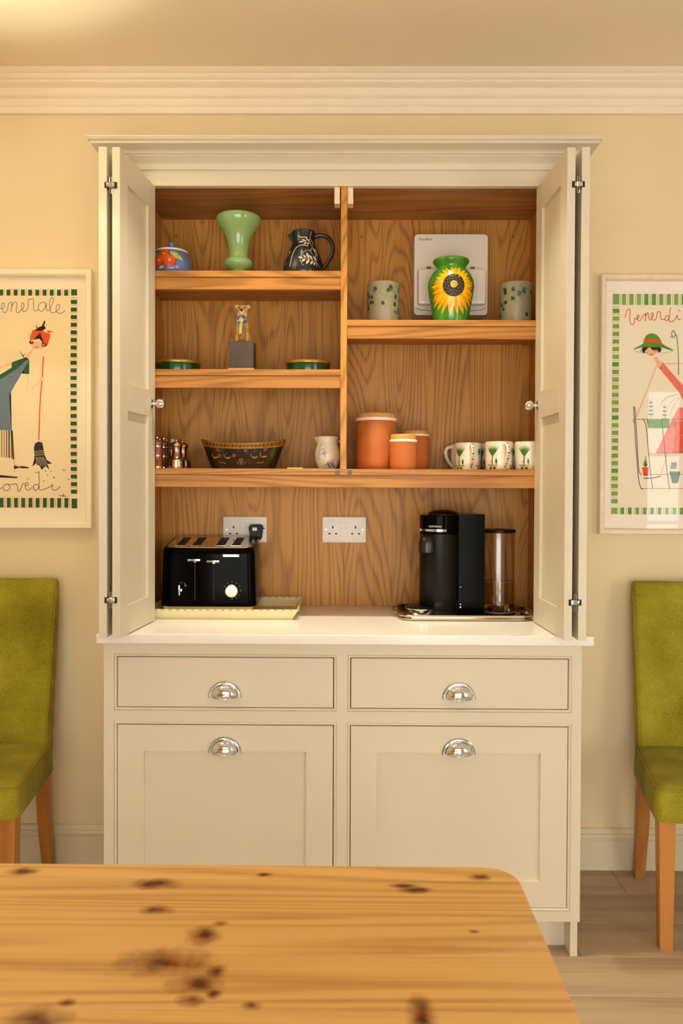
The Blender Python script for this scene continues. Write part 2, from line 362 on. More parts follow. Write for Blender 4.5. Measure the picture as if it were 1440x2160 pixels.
    def patch(s, poly, fn, m, rings=3):
        """flat print: polygon (u, v) laid on a surface by fn(u, v)"""
        n = len(poly); cx = sum(p[0] for p in poly)/n; cy = sum(p[1] for p in poly)/n
        vs = [fn(cx, cy)]; fs = []
        for k in range(1, rings+1):
            t = k/rings
            for p in poly: vs.append(fn(cx+(p[0]-cx)*t, cy+(p[1]-cy)*t))
        for i in range(n): fs.append((0, 1+i, 1+(i+1) % n))
        for k in range(rings-1):
            for i in range(n):
                a = 1+k*n+i; b_ = 1+k*n+(i+1) % n; fs.append((a, a+n, b_+n, b_))
        return s.add(vs, fs, m)
    def stroke(s, pts, wd, fn, m, smooth=5):
        """brush stroke of width wd along (u, v) points, laid on a surface by fn"""
        p = [Vector((a[0], a[1])) for a in pts]
        if smooth and len(p) > 2:
            q = []
            for i in range(len(p)-1):
                a, b_, c, d = p[max(i-1, 0)], p[i], p[i+1], p[min(i+2, len(p)-1)]
                for k in range(smooth):
                    t = k/smooth
                    q.append(0.5*((2*b_)+(c-a)*t+(2*a-5*b_+4*c-d)*t*t+(3*b_-a-3*c+d)*t**3))
            q.append(p[-1]); p = q
        vs = []; fs = []
        for i, a in enumerate(p):
            t = p[min(i+1, len(p)-1)]-p[max(i-1, 0)]
            if t.length < 1e-9: t = Vector((1, 0))
            t.normalize(); nrm = Vector((-t.y, t.x))*wd/2
            vs += [fn(a.x+nrm.x, a.y+nrm.y), fn(a.x-nrm.x, a.y-nrm.y)]
        for i in range(len(p)-1): fs.append((2*i, 2*i+1, 2*i+3, 2*i+2))
        return s.add(vs, fs, m)
    def build(s, name, parent=None, origin=None, smooth=35.0, fix=True):
        o0 = W[parent.name] if parent is not None else (Vector(origin) if origin is not None else Vector((0, 0, 0)))
        me = bpy.data.meshes.new(name)
        me.from_pydata([v-o0 for v in s.v], [], s.f)
        for m in s.mats: me.materials.append(m)
        me.polygons.foreach_set('material_index', s.mi)
        if fix:
            b = bmesh.new(); b.from_mesh(me); bmesh.ops.recalc_face_normals(b, faces=b.faces); b.to_mesh(me); b.free()
        if smooth:
            me.shade_smooth(); me.set_sharp_from_angle(angle=radians(smooth))
        me.update()
        o = bpy.data.objects.new(name, me); COL.objects.link(o)
        if parent is not None: o.parent = parent
        else: o.location = o0
        W[o.name] = o0
        return o

def thing(name, label, cat, loc=(0, 0, 0), group=None):
    o = bpy.data.objects.new(name, None); COL.objects.link(o); o.empty_display_size = 0.05
    o.location = loc; W[o.name] = Vector(loc); o['label'] = label; o['category'] = cat
    if group: o['group'] = group
    return o
def tag(o, label, cat, group=None):
    o['label'] = label; o['category'] = cat
    if group: o['group'] = group
    return o
def struct(o): o['kind'] = 'structure'; return o
def copy_tree(o, parent=None):
    c = o.copy(); COL.objects.link(c); W[c.name] = W[o.name]
    if parent is not None: c.parent = parent; c.matrix_parent_inverse = o.matrix_parent_inverse
    for ch in list(o.children): copy_tree(ch, c)
    return c
def lettering(name, txt, size, loc, m, parent, rot=(pi/2, 0, 0), align='LEFT'):
    d = bpy.data.curves.new(name, 'FONT'); d.body = txt; d.size = size; d.extrude = 0.0002; d.align_x = align
    d.materials.append(MT[m]); d.space_character = 1.05
    o = bpy.data.objects.new(name, d); COL.objects.link(o); o.parent = parent
    o.rotation_euler = rot
    bpy.context.view_layer.update()
    me = bpy.data.meshes.new_from_object(o.evaluated_get(bpy.context.evaluated_depsgraph_get())); bpy.data.objects.remove(o)
    o = bpy.data.objects.new(name, me); COL.objects.link(o); o.parent = parent; o.rotation_euler = rot
    o.location = Vector(loc)-W[parent.name]; W[o.name] = W[parent.name]
    return o
def curve(pts, n=4):
    p = [Vector(a) for a in pts]; out = []
    for i in range(len(p)-1):
        a, b_, c, d = p[max(i-1, 0)], p[i], p[i+1], p[min(i+2, len(p)-1)]
        for k in range(n):
            t = k/n; out.append(0.5*((2*b_)+(c-a)*t+(2*a-5*b_+4*c-d)*t*t+(3*b_-a-3*c+d)*t**3))
    return out+[p[-1]]
def circle(cx, cy, r, n=16, ry=None): return [(cx+r*cos(2*pi*k/n), cy+(ry or r)*sin(2*pi*k/n)) for k in range(n)]
def leafpoly(x0, y0, x1, y1, wd, n=5):
    d = Vector((x1-x0, y1-y0)); p = Vector((-d.y, d.x)).normalized()*wd/2; a = Vector((x0, y0)); up_ = []; dn = []
    for k in range(n+1):
        t = k/n; s_ = sin(pi*t**0.85); q = a+d*t
        if 0 < k < n: up_.append(q+p*s_); dn.append(q-p*s_)
        else: up_.append(q)
    return [(q.x, q.y) for q in up_+dn[::-1]]
def rrect(x0, x1, y0, y1, r, n=5):
    out = []
    for (cx, cy, a0) in ((x1-r, y1-r, 0), (x0+r, y1-r, 90), (x0+r, y0+r, 180), (x1-r, y0+r, 270)):
        for k in range(n+1):
            a = radians(a0+90*k/n); out.append((cx+r*cos(a), cy+r*sin(a)))
    return out
def around(prof, cx, cy, zb, phi0=0.0, off=0.0006):
    """print laid round a turned vessel: u = arc length from the front, v = height above its base"""
    pr = sorted([(h, r) for r, h in prof])
    def rad(h):
        for (h0, a), (h1, b_) in zip(pr, pr[1:]):
            if h0 <= h <= h1: return a+(b_-a)*(h-h0)/max(h1-h0, 1e-9)
        return pr[0][1] if h < pr[0][0] else pr[-1][1]
    def fn(u, v):
        r = rad(v)+off; a = -pi/2+phi0+u/max(r, .01)
        return (cx+r*cos(a), cy+r*sin(a), zb+v)
    return fn
def shell(outer, t, floor_t=None):
    """turned vessel wall: outer profile from base up, then back down inside"""
    floor_t = floor_t or t
    inner = [(max(r-t, 0.001), h) for r, h in outer if h > outer[0][1]+floor_t][::-1]
    return [(0, outer[0][1])]+outer+[(outer[-1][0]-t/2, outer[-1][1]+t*0.4)]+inner+[(inner[-1][0]*0.9, outer[0][1]+floor_t), (0, outer[0][1]+floor_t)]

# ------------------------------------------------------------------ the room
X0, X1, Y0, ZC = -2.4, 4.3, -3.9, 2.695
struct(MB().box(X0-.1, X1+.1, 0.0, 0.12, 0, ZC, 'wall').build('wall_back'))
struct(MB().box(X0-.12, X0, Y0, 0.0, 0, ZC, 'wall').build('wall_left'))
struct(MB().box(X1, X1+.12, Y0, 0.0, 0, ZC, 'joinery').build('wall_right'))
struct(MB().box(X0-.12, X1+.12, Y0-.12, 0.12, ZC, ZC+.12, 'ceiling').build('ceiling'))
WINS = ((-1.05, 1.05, .06, 1.80, 4, 4), (2.42, 3.80, .45, 2.15, 4, 3))      # glazed garden doors and a window, behind the camera
mb = MB(); xs = X0-.1
for (a, b_, za, zb, _, _) in WINS:
    mb.box(xs, a, Y0-.12, Y0, 0, ZC, 'joinery').box(a, b_, Y0-.12, Y0, 0, za, 'joinery').box(a, b_, Y0-.12, Y0, zb, ZC, 'joinery'); xs = b_
mb.box(xs, X1+.1, Y0-.12, Y0, 0, ZC, 'joinery')
struct(mb.build('wall_front'))
for wi, (WX0, WX1, WZ0, WZ1, nx, nz) in enumerate(WINS):
    win = struct(MB().box(WX0, WX1, Y0-.03, Y0+.02, WZ0-.03, WZ0+.03, 'joinery').box(WX0, WX1, Y0-.06, Y0-.01, WZ1-.05, WZ1, 'joinery')
                 .box(WX0, WX0+.06, Y0-.06, Y0-.01, WZ0, WZ1, 'joinery').box(WX1-.06, WX1, Y0-.06, Y0-.01, WZ0, WZ1, 'joinery').build('window_%d' % (wi+1)))
    for i in range(1, nx):
        x = WX0+(WX1-WX0)*i/nx; MB().box(x-.018, x+.018, Y0-.055, Y0-.02, WZ0+.03, WZ1-.05, 'joinery').build('glazing_bar', win)
    for j in range(1, nz):
        z = WZ0+(WZ1-WZ0)*j/nz; MB().box(WX0+.06, WX1-.06, Y0-.052, Y0-.023, z-.014, z+.014, 'joinery').build('glazing_bar', win)
    for i in range(nx):
        for j in range(nz):
            xa, xb = WX0+(WX1-WX0)*i/nx+.02, WX0+(WX1-WX0)*(i+1)/nx-.02
            za, zb = WZ0+(WZ1-WZ0)*j/nz+.015, WZ0+(WZ1-WZ0)*(j+1)/nz-.015
            MB().box(max(xa, WX0+.06), min(xb, WX1-.06), Y0-.045, Y0-.040, max(za, WZ0+.03), min(zb, WZ1-.05), 'pane').build('window_pane', win)

# floor of boards running along x
fl = struct(MB().box(X0-.1, X1+.1, Y0-.1, 0.1, -.08, -.006, 'shadow_gap').build('floor'))
PW, PL = 0.1745, 1.42
pm = None; row = 0; y1 = -0.0
while y1 > Y0+.01:
    x = X0-random.choice((0.25, 0.6, 0.95, 1.2))
    while x < X1:
        a, b_ = max(x, X0), min(x+PL, X1)
        if b_-a > .05:
            bm_ = MB().box(-(b_-a)/2+.0006, (b_-a)/2-.0006, -PW/2+.0006, PW/2-.0006, -.006, 0, 'floor', bev=.0012, seg=1)
            o = bm_.build('floor_plank', fl); o.location = ((a+b_)/2, y1-PW/2, 0)
        x += PL
    y1 -= PW

# plaster cornice between wall and ceiling
def run_profile(prof, x0, x1, m, name, y=0.0):
    n = len(prof); vs = [(x0, y-o, z) for o, z in prof]+[(x1, y-o, z) for o, z in prof]
    fs = [(i, i+1, i+1+n, i+n) for i in range(n-1)]+[(n-1, 0, n, 2*n-1), tuple(range(n)), tuple(range(n, 2*n))]
    return struct(MB().add(vs, fs, m).build(name, smooth=40))
run_profile([(0, 2.586), (.014, 2.586), (.016, 2.592), (.020, 2.606), (.024, 2.608), (.027, 2.612), (.030, 2.628), (.040, 2.632), (.044, 2.637), (.050, 2.655),
             (.066, 2.660), (.072, 2.664), (.072, 2.670), (.080, 2.672), (.086, 2.678), (.090, 2.684), (.098, 2.685), (.104, 2.690), (.112, 2.6955), (0, 2.6955)], X0, X1, 'cornice', 'trim_1')
sk = [(0, .139), (.006, .1395), (.010, .135), (.0115, .127), (.0115, .123), (.017, .1215), (.0205, .1165), (.0205, .1115), (.0165, .108), (.0165, .105), (.020, .103), (.020, 0), (0, 0)]
run_profile(sk, X0, -.682, 'skirting', 'baseboard_left'); run_profile(sk, .656, X1, 'skirting', 'baseboard_right')

# ------------------------------------------------------------------ pendant lamps (out of the picture, light the room)
def pendant(loc, bulb_w, r=.20, h=.24, label='', glow='shade', bulb_dz=-.03, soft=.035, tint=BULB_TINT):
    t = thing('pendant_lamp', label, 'lamp', loc); x, y, z = loc
    s_ = MB(); s_.lathe([(r*.82, h/2), (r, -h/2), (r-.004, -h/2), (r*.82-.004, h/2), (r*.82, h/2)], glow, loc, 40); s_.build('lamp_shade', t)
    MB().ball((x, y, z+bulb_dz-.040), .026, 'bulb').build('bulb', t)
    MB().tube([(x+.012, y-.012, z+bulb_dz-.03), (x+.012, y-.012, ZC-.02)], .002, 'black_matt').build('cord', t)
    MB().lathe([(0, -.02), (.045, -.02), (.05, 0), (0, 0)], 'white_plastic', (x, y, ZC), 24).build('ceiling_rose', t)
    d = bpy.data.lights.new('bulb_light', 'POINT'); d.energy = bulb_w; d.color = tint; d.shadow_soft_size = soft
    o = bpy.data.objects.new('bulb_light', d); COL.objects.link(o); o.parent = t; o.location = (0, 0, bulb_dz)
    bulbs = [c for c in t.children if c.name.startswith('bulb') and c.type == 'MESH']
    for b_ in bulbs: b_.visible_shadow = True
    return t
pendant((-1.05, -.95, 2.42), BULB_W, .19, .20, 'lit fabric drum pendant hanging left of the cupboard', bulb_dz=.05, soft=.008)

def downlight(x, y, label):
    t = thing('downlight', label, 'ceiling light', (x, y, ZC), 'recessed spots above the cupboard')
    MB().lathe([(.034, -.002), (.045, -.004), (.047, 0), (.034, 0), (.034, -.002)], 'white_plastic', (x, y, ZC), 32).build('bezel', t)
    MB().lathe([(0, -.0012), (.034, -.0012), (.034, -.0002), (0, -.0002)], 'bulb', (x, y, ZC), 32).build('lens', t)
    d = bpy.data.lights.new('spot_light', 'SPOT'); d.energy = DOWNLIGHT_W; d.color = DOWNLIGHT_TINT; d.shadow_soft_size = .03; d.spot_size = radians(66); d.spot_blend = .7
    o = bpy.data.objects.new('spot_light', d); COL.objects.link(o); o.parent = t; o.location = (0, 0, -.012); o.rotation_euler = (radians(2), 0, 0)
downlight(-.26, -.66, 'recessed ceiling spot above the left folded door'); downlight(.24, -.66, 'recessed ceiling spot above the right folded door')

# ------------------------------------------------------------------ base cabinet
BL, BR, FY = -.6797, .6530, -.53
base = thing('base_cabinet', 'stone painted base cabinet with two drawers and two panelled doors', 'cabinet', (-.0133, -.27, 0))
MB().box(BL, BR, FY+.026, -.002, .1016, .8785, 'cabinet', .001, 1).build('carcass', base)
MB().box(BL+.012, BR-.012, FY+.0225, FY+.0255, .112, .868, 'shadow_gap').build('gap_shade_sheet', base)  # dark sheet added to paint shade into the gaps round drawers and doors
mb = MB(); opens = []
zs = ((.6880, .8470), (.1310, .6575))
for (xa, xb) in ((-.6511, -.0282), (.0013, .6252)):
    for (za, zb) in zs: opens.append((xa, xb, za, zb))
for (xa, xb) in ((BL, -.6511), (-.0282, .0013), (.6252, BR)): mb.box(xa, xb, FY, FY+.022, .1016, .8785, 'cabinet')
for (xa, xb) in ((-.6511, -.0282), (.0013, .6252)):
    for (za, zb) in ((.1016, .1310), (.6575, .6880), (.8470, .8785)): mb.box(xa, xb, FY, FY+.022, za, zb, 'cabinet')
mb.build('face_frame', base)
def ring_bead(x0, x1, z0, z1, wd, y0, parent):
    """cock bead round an opening: rounded strip mitred at the corners"""
    prof = [(0, .02), (0, .0012), (.0012, -.0004), (wd*.35, -.0026), (wd*.7, -.0026), (wd-.0008, -.0006), (wd, .001), (wd, .02)]
    vs = []; fs = []; n = len(prof)
    for (o, d) in prof: vs += [(x0+o, y0+d, z0+o), (x1-o, y0+d, z0+o), (x1-o, y0+d, z1-o), (x0+o, y0+d, z1-o)]
    for i in range(n-1):
        for k in range(4): fs.append((4*i+k, 4*i+(k+1) % 4, 4*i+4+(k+1) % 4, 4*i+4+k))
    return MB().add(vs, fs, 'cabinet').build('bead', parent, smooth=25)
def cup_handle(x, z, y, parent):
    mb = MB(); a, b_, c = .0375, .0345, .026; N, K = 24, 9; vs = []; fs = []
    for j in range(K+1):
        ph = (pi/2)*j/K
        for i in range(N+1):
            th = pi*i/N
            vs.append((x+a*cos(th)*cos(ph), y-.004-c*sin(ph)**.8, z+b_*sin(th)*cos(ph)+ (.006*sin(ph))))
    for j in range(K):
        for i in range(N): p = j*(N+1)+i; fs.append((p, p+1, p+N+2, p+N+1))
    mb.add(vs, fs, 'chrome')
    prof = [(1.0, -.004), (1.03, -.006), (1.10, -.006), (1.13, -.004), (1.19, -.0055), (1.25, -.0045), (1.27, 0)]; vs = []; fs = []
    for (s_, d) in prof:
        for i in range(N+1):
            th = -.06+(pi+.12)*i/N; vs.append((x+a*s_*cos(th), y+d, z+b_*s_*sin(th)))
    for j in range(len(prof)-1):
        for i in range(N): p = j*(N+1)+i; fs.append((p, p+1, p+N+2, p+N+1))
    mb.add(vs, fs, 'chrome')
    mb.tube([(x-a*1.0, y-.0235*0-.004, z), (x-a*.8, y-.017, z-.001), (x-a*.4, y-.027, z-.001), (x, y-.030, z-.001), (x+a*.4, y-.027, z-.001), (x+a*.8, y-.017, z-.001), (x+a, y-.004, z)], .0016, 'chrome', 8)
    return mb.build('cup_handle', parent, smooth=50, fix=False)
def panel_door(x0, x1, z0, z1, px0, px1, pz0, pz1, y, m, rec=.008, th=.022):
    mb = MB()
    mb.box(x0, px0, y, y+th, z0, z1, m).box(px1, x1, y, y+th, z0, z1, m).box(px0, px1, y, y+th, z0, pz0, m).box(px0, px1, y, y+th, pz1, z1, m)
    return mb
for (xa, xb, za, zb) in opens:
    ring_bead(xa, xb, za, zb, .0082, FY, base)
    x0, x1, z0, z1 = xa+.0103, xb-.0103, za+.0100, zb-.0100
    cx = (xa+xb)/2-.001
    if za > .6:
        d = MB().box(x0, x1, FY, FY+.02, z0, z1, 'cabinet', .0012, 1).build('drawer', base); cup_handle(cx, .7290, FY, d)
    else:
        p0, p1 = x0+.0735, x1-.0745
        d = panel_door(x0, x1, z0, z1, p0, p1, .2136, .5735, FY, 'cabinet').build('door', base)
        MB().box(p0, p1, FY+.009, FY+.018, .2136, .5735, 'cabinet').build('panel', d); cup_handle(cx, .5730, FY, d)
MB().box(BL+.03, .6278, -.468, -.45, 0, .1016, 'cabinet').build('plinth_board', base)
for xa in (-.6750, .6278): MB().box(xa, xa+.0206, -.525, -.46, 0, .1016, 'cabinet', .001, 1).build('foot', base)

wt = MB().box(-.6952, .6808, -.548, -.001, .8788, .9050, 'quartz', .0022, 3).build('worktop', origin=(0, -.27, .8788))
tag(wt, 'white stone worktop slab between the base cabinet and the tall cupboard', 'worktop')

# ------------------------------------------------------------------ tall cupboard with folded doors
S = -.33                      # plane of shelf fronts and face
cup = thing('larder_cupboard', 'stone painted tall cupboard with oak shelves and folded back doors', 'cupboard', (-.0133, -.16, .905))
TOPZ = 2.2255; SL, SR = -.640, .618
mb = MB().box(BL, SL-.016, S, -.002, .9052, 2.30, 'cabinet').box(SR+.016, BR, S, -.002, .9052, 2.30, 'cabinet').box(SL-.016, SR+.016, S+.02, -.002, TOPZ+.018, 2.30, 'cabinet')
mb.build('carcass', cup)
mb = MB().box(SL-.016, SR+.016, S-.0, S+.02, 2.2355, 2.30, 'cabinet')
mb.box(SL-.016, SR+.016, S-.002, S+.02, 2.2215, 2.2350, 'cabinet', .0018, 2)
mb.build('head_rail', cup)
MB().box(SL-.002, SR+.002, S+.021, -.012, TOPZ, TOPZ+.018, 'oak_d').build('top_panel', cup)
MB().box(SL-.016, SL, S+.001, -.012, .9052, TOPZ+.016, 'oak').build('side_panel', cup)
MB().box(SR, SR+.016, S+.001, -.012, .9052, TOPZ+.016, 'oak').build('side_panel', cup)
DV0, DV1 = -.0235, -.0044
for (xa, xb, za, zb) in ((SL, -.014, 1.352, TOPZ), (-.0135, SR, 1.352, TOPZ), (SL, -.0130, .9052, 1.351), (-.0118, SR, .9052, 1.351)):
    MB().box(xa, xb, -.012, -.003, za, zb, 'oak').build('back_panel', cup)
MB().box(DV0, DV1, S, -.012, 1.3690, TOPZ, 'oak').build('divider', cup)
def shelf(x0, x1, z, back=-.012):
    sh = MB().box(x0, x1, S, back, z-.0185, z, 'oak_h', .0008, 1).build('shelf', cup)
    MB().box(x0, x1, S+.0025, S+.021, z-.0562, z-.0190, 'oak_h', .0012, 1).build('shelf_edging', sh)
    return sh
Z1, Z2, Z3, Z4 = 1.9670, 1.6695, 1.8198, 1.3689
shelf(SL, DV0, Z1); shelf(SL, DV0, Z2); shelf(DV1, SR, Z3); shelf(SL, SR, Z4)
for x in (-.031, .0055): MB().lathe([(0, 0), (.0075, 0), (.0078, .0006), (.0070, .0012), (0, .0012)], 'mark_grey', (x, S, 1.3590), 20, 'Y').build('cover_cap', cup)
for (x, z) in ((-.5895, 2.1681), (.0447, 2.1675), (.5597, 2.1699)):
    MB().lathe([(.0016, 0), (.0055, 0), (.0058, .0008), (.0022, .001), (.0016, -.002)], 'motif_gold', (x, -.012, z), 16, 'Y').lathe([(0, .0002), (.0021, .0002), (.0021, .0006), (0, .0006)], 'slot', (x, -.012, z), 12, 'Y').build('screw_socket', cup)
for x0 in (-.0440, -.0040):
    c = MB().box(x0, x0+.0170, S+.004, S+.044, 2.1700, 2.2210, 'catch_plastic', .0012, 1).build('door_catch', cup)
    xm = x0+.0085
    MB().add([(xm-.0055, S+.0036, 2.2140), (xm+.0055, S+.0036, 2.2140), (xm+.0050, S+.0036, 2.1880), (xm, S+.0016, 2.201)], [(0, 1, 3), (1, 2, 3), (2, 0, 3)], 'ceramic_white').build('striker_plate', c)
# cornice of the cupboard, mitred round three sides
prof = [(-.004, 2.262), (0, 2.2680), (.008, 2.2680), (.009, 2.272), (.012, 2.284), (.020, 2.292), (.034, 2.2985), (.034, 2.3025), (.041, 2.3025), (.043, 2.306),
        (.050, 2.312), (.060, 2.3155), (.077, 2.318), (.077, 2.3265), (.083, 2.3265), (.088, 2.3335), (.088, 2.336), (-.004, 2.336)]
vs = []; fs = []; n = len(prof)
for (o, z) in prof: vs += [(BL-o, -.001, z), (BL-o, S-o, z), (BR+o, S-o, z), (BR+o, -.001, z)]
for i in range(n-1):
    for k in range(3): fs.append((4*i+k, 4*i+k+1, 4*i+5+k, 4*i+4+k))
MB().add(vs, fs, 'cabinet').box(BL, BR, S, -.001, 2.30, 2.335, 'cabinet').build('cornice', cup, smooth=30)

def leaf(xf, xb, yf, yb, side, inner):
    """one folded door leaf standing out from the cupboard: front edge at (xf, yf), back edge at (xb, yb); side = way its panelled face looks"""
    L = math.hypot(xb-xf, yb-yf); ang = math.atan2(xb-xf, yb-yf); th = .0215; z0, z1 = .9075, 2.2165
    # local: u along the leaf from the front edge, t across (towards side), z up
    mb = MB()
    st = .060
    def bx(u0, u1, t0, t1, za, zb, m='cabinet', bev=.0006):
        rot = Matrix.Translation((xf, yf, 0)) @ Matrix.Rotation(-ang, 4, 'Z')
        a, b_ = sorted((-t0*side, -t1*side))
        return (a, b_, u0, u1, za, zb, m, bev, 1, rot)
    rails = [(z0, .9875), (1.5210, 1.5990), (2.1385, z1)]
    mb.box(*bx(0, st, 0, th, z0, z1)); mb.box(*bx(L-st, L, 0, th, z0, z1))
    for (a, b_) in rails: mb.box(*bx(st, L-st, 0, th, a, b_))
    o = mb.build('door_leaf', cup)
    for (a, b_) in ((.9875, 1.5210), (1.5990, 2.1385)): MB().box(*bx(st, L-st, .0075, .0150, a, b_)).build('panel', o)
    if inner:
        d = Matrix.Rotation(-ang, 4, 'Z'); u = L-.033
        base_p = Vector((xf, yf, 1.5605))+d @ Vector((0, u, 0)); dirx = side
        pr = [(0, 0), (.0135, 0), (.0135, .002), (.010, .004), (.006, .006), (.0052, .012), (.008, .0145), (.0125, .0185), (.0152, .024), (.0158, .029), (.0145, .035), (.0105, .040), (.005, .0425), (0, .043)]
        MB().lathe(pr, 'chrome', base_p, 28, 'X' if dirx > 0 else '-X').build('knob', o)
    return o
leaf(-.6090, -.5838, -.62, -.336, 1, True)      # left pair
leaf(-.6652, -.6700, -.622, -.338, -1, False)
leaf(.5780, .5655, -.62, -.325, -1, True)      # right pair
leaf(.6371, .6420, -.622, -.338, 1, False)
def butt(xc, z, y=-.6225):
    h = MB().box(xc-.0165, xc-.0062, y, y+.012, z-.0080, z+.0080, 'slot').box(xc+.0062, xc+.0165, y, y+.012, z-.0080, z+.0080, 'slot')
    o = h.build('hinge', cup)
    b_ = MB().box(xc-.0105, xc+.0105, y-.0016, y+.004, z-.0062, z+.0062, 'chrome', .0015, 2).box(xc-.004, xc+.004, y-.0030, y+.003, z-.0068, z+.0068, 'chrome', .001, 1)
    for s_ in (-1, 1): b_.tube([(xc+.0022*s_, y+.004, z-.022), (xc+.0030*s_, y+.001, z-.012), (xc+.0026*s_, y-.001, z), (xc+.0030*s_, y+.001, z+.012), (xc+.0022*s_, y+.004, z+.022)], .0011, 'chrome', 8)
    b_.lathe([(0, 0), (.0022, 0), (.0022, .0008), (0, .0012)], 'steel', (xc-.0075, y-.0016, z+.001), 12, 'Y').lathe([(0, 0), (.0022, 0), (.0022, .0008), (0, .0012)], 'steel', (xc+.0075, y-.0016, z+.001), 12, 'Y')
    b_.build('hinge_link', o)
butt(-.6332, 2.1150); butt(-.6332, 1.0093); butt(.6070, 2.1187); butt(.6070, 1.0093)

# ------------------------------------------------------------------ top left shelf
x, y = -.5611, -.215
bp = [(.036, 0), (.052, .006), (.0605, .020), (.0631, .038), (.0618, .054), (.0570, .069), (.0480, .0835)]
t = thing('sugar_bowl', 'blue lidded pot painted with orange fruit on the top shelf', 'pot', (x, y, Z1))
b_ = MB().lathe(shell(bp, .004), 'blue_glaze', (x, y, Z1), 48).build('bowl', t)
l = MB().lathe([(0, .0838), (.0490, .0838), (.0500, .0865), (.0480, .0890), (.040, .0935), (.024, .0985), (.011, .1005), (.0100, .1030), (.0112, .1110), (.0105, .1150), (.0080, .1165), (0, .1168)], 'blue_glaze', (x, y, Z1), 48).build('lid', t)
MB().lathe([(.0480, .0842), (.0506, .0848), (.0512, .0880), (.0490, .0905), (.0465, .0905), (.0480, .0842)], 'ceramic_white', (x, y, Z1), 48).build('rim_band', l)
fn0 = around(bp, x, y, Z1, off=.0005); fn1 = around(bp, x, y, Z1, off=.0009); fn2 = around(bp, x, y, Z1, off=.0013)
d = MB()
for (u, v, r) in ((-.012, .068, .0175), (-.0285, .046, .0170), (.0068, .046, .0195)):
    d.patch(circle(u, v, r*1.08, 20), fn0, 'dark_line'); d.patch(circle(u, v, r, 20), fn1, 'orange_glaze'); d.patch(circle(u+.001, v+.001, r*.22, 10), fn2, 'leaf_yellow', 1)
for q in ((.006, .077, .052, .048, .020), (-.036, .072, -.062, .060, .018), (-.045, .050, -.062, .032, .012), (-.01, .028, -.03, .022, .01)):
    d.patch(leafpoly(q[0], q[1], q[2], q[3], q[4]*1.2), fn0, 'dark_line'); d.patch(leafpoly(*q), fn1, 'leaf_yellow')
    d.stroke([(q[0], q[1]), (q[2], q[3])], .0012, fn2, 'green_glaze')
d.build('painted_fruit', b_, fix=False)

x, y = -.349, -.215
vp = [(.030, 0), (.033, .003), (.031, .010), (.024, .022), (.0205, .0305), (.0240, .0345), (.0331, .0385), (.0421, .0458), (.0443, .0533), (.0430, .0600), (.0360, .0660), (.0300, .0695), (.0293, .0735), (.0296, .0876), (.0312, .1040), (.0347, .1220), (.0405, .1390), (.0480, .1530), (.0585, .1660), (.0640, .1745), (.0680, .1840), (.0692, .1910), (.0690, .1955), (.0674, .1985)]
o = MB().lathe(shell(vp, .0035), 'opaline', (x, y, Z1), 56).build('vase', origin=(x, y, Z1)); tag(o, 'pale green glass trumpet vase on the top left shelf', 'vase')

x, y = -.1440, -.195
jp = [(.050, 0), (.060, .006), (.0665, .020), (.0660, .035), (.0610, .058), (.0530, .083), (.0440, .104), (.0385, .116), (.0362, .128), (.0362, .142), (.0375, .1540), (.0380, .1575)]
t = thing('pottery_jug', 'dark slate jug with white trailing leaves beside the divider', 'jug', (x, y, Z1))
mb = MB().lathe(shell(jp, .004), 'navy_glaze', (x, y, Z1), 48)
mb.add([(x-.030, y-.012, Z1+.150), (x-.030, y+.012, Z1+.150), (x-.052, y-.004, Z1+.150), (x-.052, y+.004, Z1+.150), (x-.034, y, Z1+.122), (x-.046, y, Z1+.138), (x-.035, y-.013, Z1+.155), (x-.035, y+.013, Z1+.155)],
       [(0, 2, 5, 4), (1, 4, 5, 3), (2, 3, 5), (0, 6, 2), (1, 3, 7), (6, 7, 3, 2)], 'navy_glaze')
bj = mb.build('jug_body', t)
MB().tube(curve([(x+.030, y, Z1+.140), (x+.045, y, Z1+.148), (x+.066, y, Z1+.147), (x+.084, y, Z1+.135), (x+.0935, y, Z1+.113), (x+.0905, y, Z1+.088), (x+.079, y, Z1+.066), (x+.068, y, Z1+.050), (x+.060, y, Z1+.046)]),
          .0069, 'navy_glaze', 12).build('handle', t)
fn = around(jp, x, y, Z1, off=.0006); k = .000147; d = MB()
def J(p): return ((p[0]-514)*k, .0351+(1040-p[1])*k)
for q in ([(220, 1040), (255, 880), (300, 730), (380, 610), (500, 565), (630, 585)], [(395, 335), (450, 378), (530, 382), (600, 380)]): d.stroke([J(p) for p in q], .0028, fn, 'bone')
for q in ([(715, 240), (670, 380), (660, 470), (740, 610), (800, 740), (830, 880), (840, 1040)], [(730, 610), (695, 660), (700, 730), (730, 770)], [(690, 700), (620, 680), (530, 740), (480, 830), (470, 930), (540, 1040)],
          [(670, 420), (740, 470), (760, 550)], [(500, 900), (650, 885), (800, 930), (900, 1000), (930, 1040)], [(570, 400), (650, 480)], [(760, 600), (850, 730)]): d.stroke([J(p) for p in q], .0014, fn, 'bone')
